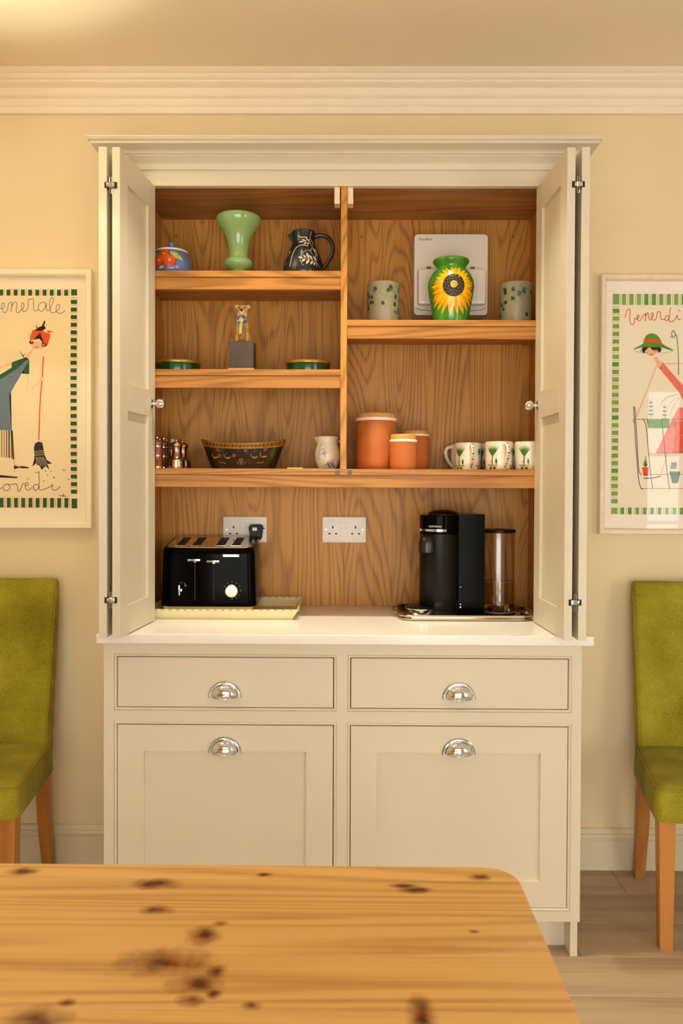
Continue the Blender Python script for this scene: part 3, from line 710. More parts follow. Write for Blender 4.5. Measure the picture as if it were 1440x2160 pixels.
for q in ((600, 480, 480, 420, 34), (540, 475, 415, 490, 38), (590, 490, 530, 550, 42), (640, 490, 610, 560, 40), (640, 470, 590, 390, 34), (530, 870, 410, 845, 40), (590, 870, 525, 795, 44), (655, 880, 590, 740, 52), (740, 890, 650, 790, 46),
          (830, 910, 745, 790, 40), (580, 890, 490, 960, 46), (660, 895, 590, 1010, 62), (740, 920, 690, 1010, 54), (800, 945, 760, 1015, 44), (800, 690, 760, 600, 26), (820, 690, 815, 605, 24), (840, 690, 870, 650, 26), (830, 700, 885, 750, 24), (840, 730, 870, 820, 26),
          (160, 700, 215, 690, 40), (120, 800, 180, 640, 14), (70, 980, 120, 930, 14)):
    a, b2 = J((q[0], q[1])), J((q[2], q[3])); d.patch(leafpoly(a[0], a[1], b2[0], b2[1], q[4]*k), fn, 'bone')
d.build('leaf_pattern', bj, fix=False)

# ------------------------------------------------------------------ second left shelf
def dish(x, y, label):
    t = thing('lidded_dish', label, 'dish', (x, y, Z2), 'round green dishes on the shelf')
    MB().lathe([(0, 0), (.069, 0), (.0695, .002), (.0692, .032), (.066, .034), (.0655, .004), (0, .004)], 'tin_green', (x, y, Z2), 56).build('dish_wall', t)
    MB().lathe([(.066, .0315), (.0712, .0315), (.0722, .0350), (.0715, .0385), (.069, .0405), (.066, .0395), (.066, .0315)], 'gold', (x, y, Z2), 56).build('rim', t)
    return t
dish(-.5419, -.205, 'low green dish with gilt rim nearest the folded door'); dish(-.1277, -.205, 'low green dish with gilt rim beside the oak divider')
x, y = -.3315, -.235
t = thing('dog_figurine', 'tan terrier figurine with blue rosette sitting on a dark block', 'figurine', (x, y, Z2))
MB().box(x-.041, x+.041, y-.040, y+.042, Z2, Z2+.012, 'tan_dot', .0015, 1).build('base_board', t)
PZ = Z2+.0955
MB().box(x-.0375, x+.0375, y-.0375, y+.0375, Z2+.012, PZ, 'plinth_grey', .003, 2).build('plinth', t)
mb = MB(); q = lambda a, b_, c: (x+a, y+b_, PZ+c); T = 'dog_tan'
for s_ in (-1, 1):
    mb.tube([q(.0165*s_, -.020, .004), q(.0165*s_, -.019, .020), q(.0150*s_, -.016, .040), q(.012*s_, -.008, .060)], [.0062, .0055, .0062, .009], T)
    mb.ball(q(.0170*s_, -.023, .0042), (.0068, .0090, .0048), T)
    mb.ball(q(.0165*s_, .010, .018), (.0095, .018, .018), T); mb.ball(q(.0185*s_, -.004, .0045), (.006, .013, .005), T)
mb.ball(q(0, .014, .022), (.018, .018, .022), T); mb.ball(q(0, .004, .044), (.0185, .019, .026), T); mb.ball(q(0, -.006, .060), (.018, .015, .017), T)
mb.tube([q(0, -.004, .064), q(0, -.006, .082), q(0, -.009, .096)], [.016, .0135, .0135], T)
mb.tube([q(0, .028, .012), q(0, .036, .024), q(0, .037, .042)], [.004, .0035, .0025], T)
o = mb.build('dog_body', t); rm = o.modifiers.new('blend', 'REMESH'); rm.mode = 'VOXEL'; rm.voxel_size = .0016; sm = o.modifiers.new('soften', 'SMOOTH'); sm.iterations = 4
mb = MB(); T = 'dog_pale'
mb.ball(q(0, -.010, .1045), (.0168, .0155, .0150), T); mb.ball(q(0, -.022, .0950), (.0120, .0140, .0100), T); mb.ball(q(0, -.026, .0900), (.0108, .0090, .0075), T)
for s_ in (-1, 1):
    mb.ball(q(.0165*s_, -.008, .1160), (.0072, .0040, .0038), T); mb.ball(q(.0205*s_, -.010, .1120), (.0045, .0034, .0062), T); mb.ball(q(.0100*s_, -.019, .0880), (.006, .006, .0085), T)
o = mb.build('head', t); rm = o.modifiers.new('blend', 'REMESH'); rm.mode = 'VOXEL'; rm.voxel_size = .0014; sm = o.modifiers.new('soften', 'SMOOTH'); sm.iterations = 3
mb = MB(); mb.ball(q(0, -.0365, .0955), (.0042, .0030, .0034), 'dog_dark', 12, 8)
for s_ in (-1, 1): mb.ball(q(.0080*s_, -.0235, .1060), (.0026, .0022, .0021), 'dog_dark', 12, 8)
mb.build('eyes_and_nose', o)
mb = MB(); yr = y-.0295
for k in range(12):
    a = 2*pi*k/12; c, s_ = cos(a), sin(a); c2, s2 = cos(a+.52), sin(a+.52)
    mb.add([(x+.006*c, yr, PZ+.0665+.006*s_), (x+.016*c, yr-.003, PZ+.0665+.014*s_), (x+.0165*c2, yr+.0005, PZ+.0665+.0145*s2), (x+.006*c2, yr+.001, PZ+.0665+.006*s2)], [(0, 1, 2, 3)], 'ribbon_blue' if k % 3 else 'ribbon_pale')
rs = mb.lathe([(0, .003), (.0072, .002), (.0078, .000), (.006, -.002)], 'ribbon_yellow', (x-.001, yr-.002, PZ+.0665), 16, 'Y').build('rosette', t, fix=False)
mb = MB()
for (dx, w_, m_, yy) in ((-.0050, .0040, 'ribbon_pale', .0002), (.0050, .0036, 'ribbon_blue', .0004), (-.001, .0075, 'ribbon_yellow', -.0006)):
    xa = x+dx-.001; mb.prism([(xa-w_/2+.001, PZ+.058), (xa+w_/2+.001, PZ+.058), (xa+w_/2-.002, PZ+.023), (xa-.002, PZ+.0255), (xa-w_/2-.002, PZ+.0225)], yr-.0010+yy, yr-.0004+yy, m_)
mb.build('ribbon_tail', rs)

# ------------------------------------------------------------------ right upper shelf: fuse box, sunflower vase, frosted tumblers
t = thing('fuse_box', 'white fuse box with drop flap on the oak back panel', 'fuse box', (.336, -.012, 1.875))
bx0, bx1, bz0, bz1 = .2170, .4590, 1.8840, 2.1500
b_ = MB().prism(rrect(bx0, bx1, bz0, bz1, .012), -.098, -.012, 'white_plastic').build('casing', t)
MB().prism([(bx0+.001, bz1-.027), (bx1-.001, bz1-.027), (bx1-.001, bz1-.025), (bx0+.001, bz1-.025)], -.0985, -.098, 'white_plastic').build('top_ridge', t)
mb = MB().box(bx0+.010, bx1-.009, -.130, -.0985, 1.9130, 2.0300, 'white_plastic', .013, 4)
mb.build('flap', t)
for xx in (bx0+.040, bx1-.057): MB().box(xx, xx+.0150, -.0992, -.0982, 2.0370, 2.0400, 'slot').box(xx, xx+.0150, -.0996, -.0982, 2.0415, 2.0430, 'slot').build('vent_slot', t)
MB().tube([(bx0+.004, -.0985, 1.908), (bx0+.02, -.0985, 1.901), (bx0+.06, -.0985, 1.897), ((bx0+bx1)/2, -.0985, 1.895), (bx1-.06, -.0985, 1.897), (bx1-.02, -.0985, 1.901), (bx1-.004, -.0985, 1.908)], .0009, 'mark_grey', 6).build('flap_seam', t)
lettering('lettering', 'FuseBox', .0125, (.2310, -.0983, 2.1300), 'mark_grey', t)

x, y = .3220, -.225
sp = [(.050, 0), (.0545, .004), (.0556, .020), (.0616, .056), (.0691, .095), (.0729, .1230), (.0712, .1410), (.0620, .1630), (.0510, .1760), (.0466, .1824), (.0478, .1880), (.0511, .1920), (.0565, .1985), (.0575, .2030), (.0565, .2070)]
t = thing('sunflower_vase', 'green pottery vase with a big sunflower standing before the fuse box', 'vase', (x, y, Z3))
b_ = MB().lathe(shell(sp, .004), 'green_glaze', (x, y, Z3), 56).build('vase_body', t)
d = MB(); f0 = around(sp, x, y, Z3, off=.0008); f1 = around(sp, x, y, Z3, off=.0014); f2 = around(sp, x, y, Z3, off=.0022); hc = .1145
for lay, (n, ff, m_) in enumerate(((26, f0, 'petal'), (24, f1, 'petal2'), (20, f1, 'petal'))):
    for k in range(n):
        a = 2*pi*(k+.5*lay)/n+random.uniform(-.05, .05); R = (.079 if lay == 0 else .071 if lay == 1 else .062)*random.uniform(.93, 1.06)
        if sin(a) > .2: R *= .80
        if sin(a) < -.3: R *= 1.16
        d.patch(leafpoly(.024*cos(a), hc+.024*sin(a), R*cos(a), hc+R*sin(a), .0135), ff if lay < 2 else around(sp, x, y, Z3, off=.0018), m_)
d.patch(circle(0, hc, .0345, 28), f2, 'dog_dark', 5)
f3 = around(sp, x, y, Z3, off=.0030)
for k in range(34):
    a = k*2.4; r = .011+.0205*((k+1)/34)**.6; d.patch(circle(r*cos(a), hc+r*sin(a), .0013, 8), f3, 'tan_dot', 1)
d.patch(circle(.0, hc+.002, .0110, 18), f3, 'leaf_yellow', 2); d.patch(circle(.0005, hc+.0025, .007, 14), around(sp, x, y, Z3, off=.0034), 'tan_dot', 2)
d.build('sunflower', b_, fix=False)

def tumbler(x, y, label, seed):
    t = thing('frosted_tumbler', label, 'candle holder', (x, y, Z3), 'frosted leaf tumblers')
    pr = [(.045, 0), (.0485, .002), (.0500, .006), (.0502, .100), (.0506, .1400)]
    b_ = MB().lathe(shell(pr, .003, .006), 'frosted', (x, y, Z3), 48).build('glass', t)
    d = MB(); r_ = random.Random(seed); fn = around(pr, x, y, Z3, off=.0007)
    for k in range(96):
        u, v = r_.uniform(-.155, .155), r_.uniform(.030, .122)
        if abs(u) < .02 and v < .06: continue
        a = r_.uniform(.6, 2.5); s_ = r_.uniform(.013, .019)
        d.patch(leafpoly(u, v, u+s_*cos(a), v+s_*sin(a), .0135), fn, ('palm_dark', 'sage', 'motif_green', 'dye_teal', 'sage')[k % 5], 2)
    for k in range(9):
        u = -.14+k*.035; d.stroke([(u, .04), (u+.006, .075), (u-.002, .105), (u+.008, .135)], .0008, fn, 'sage')
    d.build('leaf_print', b_, fix=False)
tumbler(.1102, -.195, 'frosted leaf-print glass tumbler left of the sunflower vase', 3); tumbler(.5330, -.195, 'frosted leaf-print glass tumbler beside the right folded door', 11)

# ------------------------------------------------------------------ long shelf
def wood_mill(x, y, label, m, s_=1.0):
    t = thing('pepper_mill', label, 'mill', (x, y, Z4), 'wooden mills behind the left door')
    H = lambda z: Z4+z*s_
    MB().lathe([(0, 0), (.0185, 0), (.0190, .006), (.0168, .012), (.0165, .036), (.0168, .066), (.0160, .072), (.0172, .078), (.0165, .084), (.009, .0875), (0, .088)], m, (x, y, Z4), 28).build('mill_body', t)
    for z in (.002, .0375, .066): MB().lathe([(.0150, 0), (.0195 if z < .01 else .0176, .0005), (.0195 if z < .01 else .0176, .0045), (.0150, .005)], 'silver', (x, y, Z4+z), 28).build('metal_band', t)
    MB().lathe([(0, .087), (.004, .087), (.0035, .091), (.0060, .094), (.0062, .098), (.003, .101), (0, .102)], 'silver', (x, y, Z4), 20).ball((x+.010, y-.004, Z4+.091), .0038, 'silver', 12, 8).build('top_knob', t)
wood_mill(-.5930, -.275, 'red-brown wooden pepper mill with silver bands beside the left door', 'mill_wood'); wood_mill(-.5860, -.215, 'darker wooden mill standing half hidden behind the banded one', 'mill_dark')
def metal_mill(x, y, label):
    t = thing('metal_mill', label, 'mill', (x, y, Z4), 'copper toned mills')
    MB().lathe([(0, 0), (.0262, 0), (.0265, .002), (.0262, .0255), (.0245, .0275), (.0240, .0300), (.0215, .0315), (.0180, .0350), (.0150, .0440), (.0142, .0520), (.0145, .0600), (.0158, .0660), (.0165, .0690)], 'pewter', (x, y, Z4), 36).build('mill_body', t)
    MB().lathe([(.0150, .0690), (.0185, .0700), (.0195, .0735), (.0185, .0785), (.0150, .0820), (.0100, .0835), (0, .0838)], 'pewter', (x, y, Z4), 36).build('mill_cap', t)
    MB().lathe([(0, .0835), (.0035, .0835), (.003, .0880), (.0105, .0885), (.0110, .0900), (.0060, .0915), (0, .0918)], 'silver', (x, y, Z4), 24).build('turn_key', t)
metal_mill(-.5340, -.265, 'copper toned metal mill with flared foot in front'); metal_mill(-.5290, -.200, 'second metal mill peeping out behind the front one')
t = thing('steel_shaker', 'slim steel shaker with small white tag behind the mills', 'shaker', (-.5720, -.165, Z4))
MB().lathe([(0, 0), (.0150, 0), (.0152, .002), (.0148, .062), (.0130, .066), (.0100, .068), (0, .068)], 'steel', (-.5720, -.165, Z4), 28).build('shaker_body', t)
MB().box(-.5745, -.5610, -.165, -.160, Z4+.068, Z4+.0980, 'white_plastic', .001, 1).build('tag', t)

# painted boat-shaped bowl
bx_, by_ = -.3325, -.20
def bowl_pt(th, t_, off=0.0, drop=0.0):
    ax = .1010+.0337*t_+off; ay = .056+.022*t_+off; n = 2.5
    c, s_ = cos(th), sin(th); X = ax*math.copysign(abs(c)**(2/n), c); Y = ay*math.copysign(abs(s_)**(2/n), s_)
    top = .0790+.0150*abs(X/.1347)**2.4
    return (bx_+X, by_+Y, Z4+.002+(top-drop)*t_)
t = thing('painted_bowl', 'black lacquered boat-shaped bowl painted with gold birds and flowers', 'bowl', (bx_, by_, Z4))
N, K = 72, 8; vs = []; fs = []
for j in range(K+1): vs += [bowl_pt(2*pi*i/N, j/K) for i in range(N)]
for j in range(K+1): vs += [bowl_pt(2*pi*i/N, 1-j/K*.93, -.0035) for i in range(N)]
for j in range(2*K+1):
    for i in range(N): fs.append((j*N+i, j*N+(i+1) % N, (j+1)*N+(i+1) % N, (j+1)*N+i))
fs.append(tuple(range(N))[::-1]); fs.append(tuple(range((2*K+1)*N, (2*K+2)*N)))
b_ = MB().add(vs, fs, 'lacquer').lathe([(0, -.0), (.085, 0), (.09, .002), (0, .002)], 'lacquer', (bx_, by_, Z4), 40, sy=.55).build('bowl_shell', t)
vs = []; fs = []
for a in (0.77, .79, .97, .99):
    vs += [bowl_pt(2*pi*i/N, a, .0008) for i in range(N)]
for j in range(3):
    for i in range(N): fs.append((j*N+i, j*N+(i+1) % N, (j+1)*N+(i+1) % N, (j+1)*N+i))
gb = MB().add(vs, fs, 'gold').build('gilt_band', t, fix=False)
def bowl_fn(off):
    def fn(u, v):        # u from centre along x, v = height fraction
        ax = .1010+.0337*v; ay = .056+.022*v; n = 2.5
        top = .0790+.0150*abs(u/.1347)**2.4
        Y = -ay*max(1-min(abs(u/ax), 1)**n, 0)**(1/n)
        return (bx_+u, by_+Y-off, Z4+.002+top*v)
    return fn
d = MB(); f0, f1 = bowl_fn(.0008), bowl_fn(.0014); s_ = 1/(4.5*665)   # zoomed reading -> metres
r_ = random.Random(5)
for k in range(40):
    u = -.118+k*.0060; d.stroke([(u, .81), (u+.003, .94), (u+.0045, .82)], .0018, f1, 'lacquer' if k % 2 else 'motif_red', 3)
for (u, v) in ((-.074, .70), (.015, .70), (.075, .74), (-.022, .50), (-.068, .48)):
    for a in range(5): d.patch(circle(u+.0036*cos(a*1.257), v+.045*sin(a*1.257), .0030, 8, .036), f0, 'motif_red', 1)
for k in range(26):
    u, v = r_.uniform(-.10, .10), r_.choice((.72, .66, .55, .62, .32)); a = r_.uniform(0, 3.1)
    d.patch(leafpoly(u, v, u+.010*cos(a), v+.09*sin(a), .006), f0, 'motif_green', 2)
for (u, v, sg) in ((-.046, .42, 1), (.038, .44, 1), (.066, .46, 1), (-.086, .42, 1), (-.066, .22, 1), (-.055, .20, 1), (.055, .22, -1), (.064, .22, -1)):
    q_ = 1 if v > .3 else .5
    d.patch([(u-.006*q_*sg, v+.02*q_), (u+.002*sg, v-.05*q_), (u+.012*q_*sg, v-.02*q_), (u+.014*q_*sg, v+.03*q_), (u+.004*q_*sg, v+.01*q_)], f1, 'motif_gold', 1)
    d.stroke([(u-.004*q_*sg, v), (u-.007*q_*sg, v+.06*q_), (u-.006*q_*sg, v+.12*q_), (u-.009*q_*sg, v+.13*q_)], .0016*q_+.0004, f1, 'motif_gold', 3)
for s2 in (-1, 1): d.stroke([(0, .14), (.008*s2, .18), (.014*s2, .27)], .002, f1, 'motif_gold', 4); d.stroke([(0, .2), (.006*s2, .28), (.004*s2, .38)], .0016, f1, 'motif_gold', 4)
d.stroke([(0, .14), (0, .40)], .002, f1, 'motif_gold'); d.patch(circle(0, .33, .003, 8, .03), f1, 'motif_red', 1)
d.build('painted_motifs', b_, fix=False)

t = thing('leaflet', 'thin folded cream leaflet lying on the long shelf beside the milk jug', 'leaflet', (-.135, -.250, Z4))
MB().box(-.186, -.075, -.300, -.215, Z4, Z4+.0014, 'paper').build('page', t)
MB().box(-.186, -.140, -.298, -.220, Z4+.0016, Z4+.0040, 'paper', .0004, 1).build('folded_flap', t)

x, y = -.0660, -.170
mp_ = [(.026, 0), (.0300, .003), (.0345, .014), (.0395, .030), (.0417, .0460), (.0405, .060), (.0365, .0740), (.0335, .0850), (.0338, .0950), (.0358, .1030), (.0368, .1060)]
t = thing('milk_jug', 'small cream jug sketched with blue flowers left of the divider', 'jug', (x, y, Z4))
mb = MB().lathe(shell(mp_, .003), 'ceramic_white', (x, y, Z4), 44)
mb.add([(x-.030, y-.012, Z4+.1045), (x-.030, y+.012, Z4+.1045), (x-.043, y-.003, Z4+.1065), (x-.043, y+.003, Z4+.1065), (x-.033, y, Z4+.083), (x-.039, y, Z4+.098)], [(0, 2, 5, 4), (1, 4, 5, 3), (2, 3, 5), (0, 1, 3, 2)], 'ceramic_white')
b_ = mb.build('jug_body', t)
MB().tube(curve([(x+.030, y+.012, Z4+.092), (x+.046, y+.016, Z4+.090), (x+.056, y+.018, Z4+.070), (x+.050, y+.016, Z4+.045), (x+.038, y+.012, Z4+.035)]), .0045, 'ceramic_white', 10).build('handle', t)
d = MB(); fn = around(mp_, x, y, Z4, off=.0006)
for q_ in ([(-.034, .03), (-.030, .05), (-.026, .072), (-.016, .085)], [(-.030, .05), (-.018, .066), (-.008, .064)], [(-.028, .045), (-.012, .052), (-.004, .040)], [(-.031, .040), (-.022, .030)], [(-.014, .048), (-.010, .060), (-.004, .054), (-.008, .046)],
           [(-.01, .012), (.004, .020), (.022, .016)], [(.004, .010), (.012, .026), (.022, .018), (.018, .032)], [(.0, .014), (.012, .012), (.026, .010)], [(-.002, .018), (.006, .028)]): d.stroke(q_, .0016, fn, 'blue_sketch')
for (u, v) in ((.004, .016), (.014, .018), (.021, .013), (.008, .009)): d.patch(circle(u, v, .0035, 8), fn, 'blue_sketch', 1)
d.build('flower_sketch', b_, fix=False)

def canister(x, y, r, h, label, seal=.0098, cork=.0135):
    t = thing('storage_jar', label, 'jar', (x, y, Z4), 'terracotta storage jars')
    MB().lathe([(0, 0), (r*.86, 0), (r*.93, .003), (r*.985, .012), (r, .024), (r, h-.004), (r*.97, h), (0, h)], 'terracotta', (x, y, Z4), 56).build('jar_body', t)
    l_ = MB().lathe([(r*.94, h+seal-.001), (r*.945, h+seal+cork-.002), (r*.92, h+seal+cork), (0, h+seal+cork)], 'cork', (x, y, Z4), 48).build('cork_lid', t)
    MB().lathe([(r*.9, h), (r*1.01, h), (r*1.03, h+seal*.3), (r*1.03, h+seal*.75), (r*1.0, h+seal), (r*.9, h+seal), (r*.9, h)], 'white_seal', (x, y, Z4), 56).build('seal_ring', l_)
canister(.0906, -.170, .0650, .1570, 'tallest terracotta storage jar with cork lid by the divider')
canister(.2180, -.115, .0500, .1120, 'middle-sized terracotta jar with cork lid standing behind the smallest', .007, .010)
canister(.1725, -.255, .0418, .0850, 'smallest terracotta jar with cork lid in front of the others', .0078, .0165)

def make_mug(label):
    t = thing('palm_mug', label, 'mug', (0, 0, 0), 'palm tree mugs on the long shelf')
    pr = [(.036, 0), (.0390, .0015), (.0405, .004), (.0412, .030), (.0418, .060), (.0424, .0870)]
    b_ = MB().lathe(shell(pr, .003), 'ceramic_white', (0, 0, 0), 44).build('mug_body', t)
    hp = [(0, -.0400, .0790), (0, -.052, .0785), (0, -.062, .072), (0, -.066, .058), (0, -.060, .040), (0, -.050, .024), (0, -.0400, .014)]
    h = MB().tube(curve(hp), .0058, 'ceramic_white', 12).build('handle', t)
    d = MB()
    for i in range(14):
        a = i/13; p = [Vector(v) for v in hp]; k_ = min(int(a*6), 5); f_ = a*6-k_; c = p[k_].lerp(p[k_+1], f_); tn = (p[k_+1]-p[k_]).normalized(); nn = Vector((0, tn.z, -tn.y)); nn = nn if nn.y < 0 else -nn
        c = c+nn*.0066; w2, l2 = (.0023, .0024) if i % 2 else (.0014, .0012)
        d.add([c+Vector((w2, 0, 0))+tn*l2, c+Vector((-w2, 0, 0))+tn*l2, c+Vector((-w2, 0, 0))-tn*l2, c+Vector((w2, 0, 0))-tn*l2], [(0, 1, 2, 3)], 'dog_dark')
    d.build('handle_dots', h, fix=False)
    d = MB(); fn = around(pr, 0, 0, 0, off=.0005); fb = around(pr, 0, 0, 0, off=.0009); C = .0415*2*pi
    for (deg, big_) in ((-54, True), (47, False), (118, True), (-150, False)):
        o = radians(deg)*.0415
        d.patch([(o-.016, .001), (o-.004, .001), (o+.006, .001), (o+.017, .001), (o+.017, .0165), (o+.004, .0165), (o-.005, .0165), (o-.016, .0165)], fn, 'sage', 2)
        d.stroke([(o-.0162, .0165), (o+.0172, .0165)], .0013, fb, 'palm_dark', 4)
        for e in (-.006, .0075): d.patch(circle(o+e, .0055, .0052, 12), fb, 'ceramic_white', 1); d.patch(circle(o+e, .0055, .0042, 10), around(pr, 0, 0, 0, off=.0012), 'dog_dark', 1); d.patch(circle(o+e, .0050, .0020, 8), around(pr, 0, 0, 0, off=.0015), 'motif_red', 1)
        top_ = .044 if big_ else .058
        d.stroke([(o, .016), (o-.0003, top_)], .0026 if big_ else .0017, fb, 'palm_dark', 4)
        R = .033 if big_ else .015
        for a in ((38, 58, 74, 90, 106, 122, 142) if big_ else (0, 40, 75, 110, 145, 180, 220, 320)):
            a = radians(a); d.patch(leafpoly(o, top_-.002, o+R*.75*cos(a), top_+R*(.62+.38*sin(a) if big_ else sin(a))*(1 if big_ else 1), (.0042 if big_ else .0034)), fb, 'palm_green' if big_ else 'palm_dark', 2)
        d.patch(leafpoly(o+(.013 if big_ else .011), .017, o+(.012 if big_ else .010), .037, .0062), fb, 'palm_dark', 2); d.stroke([(o-.008, .025), (o-.004, .024), (o-.0032, .030)], .0012, fb, 'palm_dark', 3)
    for e in range(3):
            u = o-.016+e*.016; d.stroke([(u-.005, .0845), (u-.003, .0815), (u+.003, .0815), (u+.005, .0845)], .0012, fn, 'sage', 3); d.patch(circle(u, .0835, .0018, 8), fb, 'palm_dark', 1)
    d.build('palm_print', b_, fix=False)['kind'] = 'stuff'
    return t
spots = [(.3870, -.170, 5, 'palm tree mug at the near left of the mug cluster'), (.4730, -.245, 14, 'palm tree mug in the middle of the front row'),
         (.5640, -.245, 24, 'palm tree mug nearest the right folded door'), (.3860, -.070, -70, 'palm tree mug behind, its handle pointing left'),
         (.4780, -.125, 170, 'palm tree mug behind, showing in the gap after the first mug'), (.5680, -.125, 190, 'palm tree mug behind, showing in the gap before the last mug')]
mug = make_mug(spots[0][3])
for i, (x, y, a, lb) in enumerate(spots):
    o = mug if i == 0 else copy_tree(mug)
    o.location = (x, y, Z4); o.rotation_euler.z = radians(a); o['label'] = lb

# ------------------------------------------------------------------ sockets on the lower back panel
def socket(x0, z0, label):
    t = thing('wall_socket', label, 'socket', (x0+.0745, -.012, z0), 'white double sockets'); w_, h = .1490, .0875; yb = -.0125
    MB().box(x0, x0+w_, yb-.009, yb, z0, z0+h, 'white_plastic', .0022, 2).build('face_plate', t)
    for sd in (0, 1):
        cx = x0+(.0355 if sd == 0 else w_-.0355)
        for (dx, dz, a, b_) in ((0, .052, .0022, .0042), (-.0115, .030, .0036, .0022), (.0115, .030, .0036, .0022)):
            MB().box(cx+dx-a, cx+dx+a, yb-.0094, yb-.008, z0+dz-b_, z0+dz+b_, 'slot').build('pin_hole', t)
        xs = x0+w_/2+(-.0085 if sd == 0 else .0085)
        MB().box(xs-.0060, xs+.0060, yb-.0118, yb-.008, z0+.0480, z0+.0700, 'white_plastic', .001, 1, ).build('rocker_switch', t)
        MB().lathe([(0, 0), (.0028, 0), (.0028, .0006), (0, .0009)], 'steel', (x0+(.0115 if sd == 0 else w_-.0115), yb-.009, z0+h/2), 14, 'Y').build('screw_head', t)
    return t
socket(-.4260, 1.1225, 'white double socket behind the toaster with a black plug in it'); socket(-.0862, 1.1235, 'white double socket left empty between the two machines')
socket(.2480, 1.1245, 'white double socket hidden behind the coffee machine')

# ------------------------------------------------------------------ toaster on its tray
ZW = .9050
t = thing('serving_tray', 'cream tray with a striped rim under the toaster', 'tray', (-.385, -.18, ZW))
xa, xb, ya, yb = -.600, -.170, -.300, -.045
def tray_ring(o, z): return [(xa-o, ya-o*.7, z), (xb+o, ya-o*.7, z), (xb+o, yb+o*.7, z), (xa-o, yb+o*.7, z)]
rings = [tray_ring(0, ZW), tray_ring(.020, ZW+.032), tray_ring(.0185, ZW+.033), tray_ring(.0165, ZW+.0315), tray_ring(-.003, ZW+.004)]
vs = sum(rings, []); fs = [(0, 3, 2, 1)]
for j in range(4):
    for k in range(4): fs.append((4*j+k, 4*j+(k+1) % 4, 4*j+4+(k+1) % 4, 4*j+4+k))
fs.append((16, 17, 18, 19)); tr = MB().add(vs, fs, 'tray_cream').build('tray_body', t, smooth=20)
d = MB(); o1, o2 = .0155, .0210
for k in range(21):
    x = xa-.016+k*(xb-xa+.032)/20
    d.box(x, x+.0085, ya-.0160, ya-.0122, ZW+.0292, ZW+.0335, 'tray_stripe'); d.box(x, x+.0085, yb+.0105, yb+.0145, ZW+.0292, ZW+.0335, 'tray_stripe')
for k in range(12):
    y = ya-.008+k*(yb-ya+.016)/11; d.box(xb+.0145, xb+.0200, y, y+.008, ZW+.0285, ZW+.0338, 'tray_stripe')
d.build('rim_stripes', tr)
MB().box(xa+.01, xb-.014, ya+.014, yb-.014, ZW+.0042, ZW+.0046, 'tray_motif').build('painted_centre', tr)

t = thing('toaster', 'black four-slot toaster with chrome top standing on the cream tray', 'toaster', (-.44, -.15, ZW+.004))
TB = ZW+.0045
def tl_section(z, x0, x1, y0, y1, r): return [(p[0], p[1], z) for p in rrect(x0, x1, y0, y1, r, 6)]
secs = [tl_section(TB+.027, -.5910, -.2885, -.2480, -.0480, .030), tl_section(TB+.060, -.5900, -.2895, -.2478, -.0490, .030), tl_section(TB+.190, -.5862, -.2935, -.2462, -.0520, .028), tl_section(TB+.204, -.5845, -.2955, -.2445, -.0540, .027), tl_section(TB+.2090, -.580, -.300, -.240, -.058, .025)]
def loft(secs, m, cap0=True, cap1=True):
    n = len(secs[0]); vs = sum(secs, []); fs = []
    for j in range(len(secs)-1):
        for i in range(n): fs.append((j*n+i, j*n+(i+1) % n, (j+1)*n+(i+1) % n, (j+1)*n+i))
    if cap0: fs.append(tuple(range(n))[::-1])
    if cap1: fs.append(tuple(range((len(secs)-1)*n, len(secs)*n)))
    return MB().add(vs, fs, m)
# the back stands a little higher than the front
def raise_back(mb):
    for v in mb.v:
        if v.z > TB+.17: v.z += max(0, (v.y+.245))/.19*.026
    return mb
raise_back(loft(secs, 'black_gloss')).build('toaster_shell', t)
loft([tl_section(TB+.006, -.5790, -.3000, -.238, -.058, .03), tl_section(TB+.010, -.5860, -.2930, -.244, -.052, .03), tl_section(TB+.026, -.5890, -.2905, -.2465, -.0495, .03)], 'steel').build('base_band', t)
for (fx, fy) in ((-.56, -.22), (-.32, -.22), (-.56, -.075), (-.32, -.075)): MB().lathe([(0, 0), (.011, 0), (.012, .006), (0, .006)], 'black_matt', (fx, fy, TB), 16).build('foot', t)
mb = MB(); ZT = TB+.2092
tp = raise_back(loft([tl_section(ZT-.001, -.5740, -.3060, -.2350, -.0620, .022), tl_section(ZT+.0016, -.5730, -.3070, -.2340, -.0630, .021)], 'silver')).build('top_plate', t)
for xs in (-.5330, -.4820, -.4060, -.3560):
    m1 = MB(); z0 = ZT+.002
    m1.box(xs-.0165, xs+.0165, -.212, -.086, z0-.001, z0+.0008, 'chrome', .0006, 1)
    m1.box(xs-.0135, xs+.0135, -.208, -.090, z0-.0005, z0+.0014, 'slot')
    raise_back(m1); m1.build('toast_slot', t)
for (xs, zl) in ((-.4790, 1.0835), (-.4195, 1.0795)):
    MB().box(xs-.0015, xs+.0015, -.2500, -.2440, .955, zl, 'black_matt').build('lever_track', t)
    MB().box(xs-.0195, xs+.0195, -.268, -.250, zl-.003, zl+.004, 'chrome', .0018, 2).box(xs-.004, xs+.004, -.252, -.244, zl-.009, zl-.001, 'chrome', .001, 1).build('lever', t)
kx, kz = -.3625, .9870
MB().lathe([(0, 0), (.0215, 0), (.0215, .006), (.0205, .014), (.018, .016), (0, .016)], 'silver', (kx, -.2470, kz), 36, 'Y').box(kx-.003, kx+.003, -.2665, -.2625, kz-.018, kz+.018, 'chrome', .001, 1, Matrix.Translation((kx, 0, kz)) @ Matrix.Rotation(radians(-35), 4, 'Y') @ Matrix.Translation((-kx, 0, -kz))).build('browning_dial', t)
mb = MB()
for k in range(9):
    a = radians(-60+k*30); mb.box(kx+.027*sin(a)-.0008, kx+.027*sin(a)+.0008, -.2490, -.2470, kz+.027*cos(a)-.0008, kz+.027*cos(a)+.0008, 'mark_white')
mb.build('dial_marks', t)
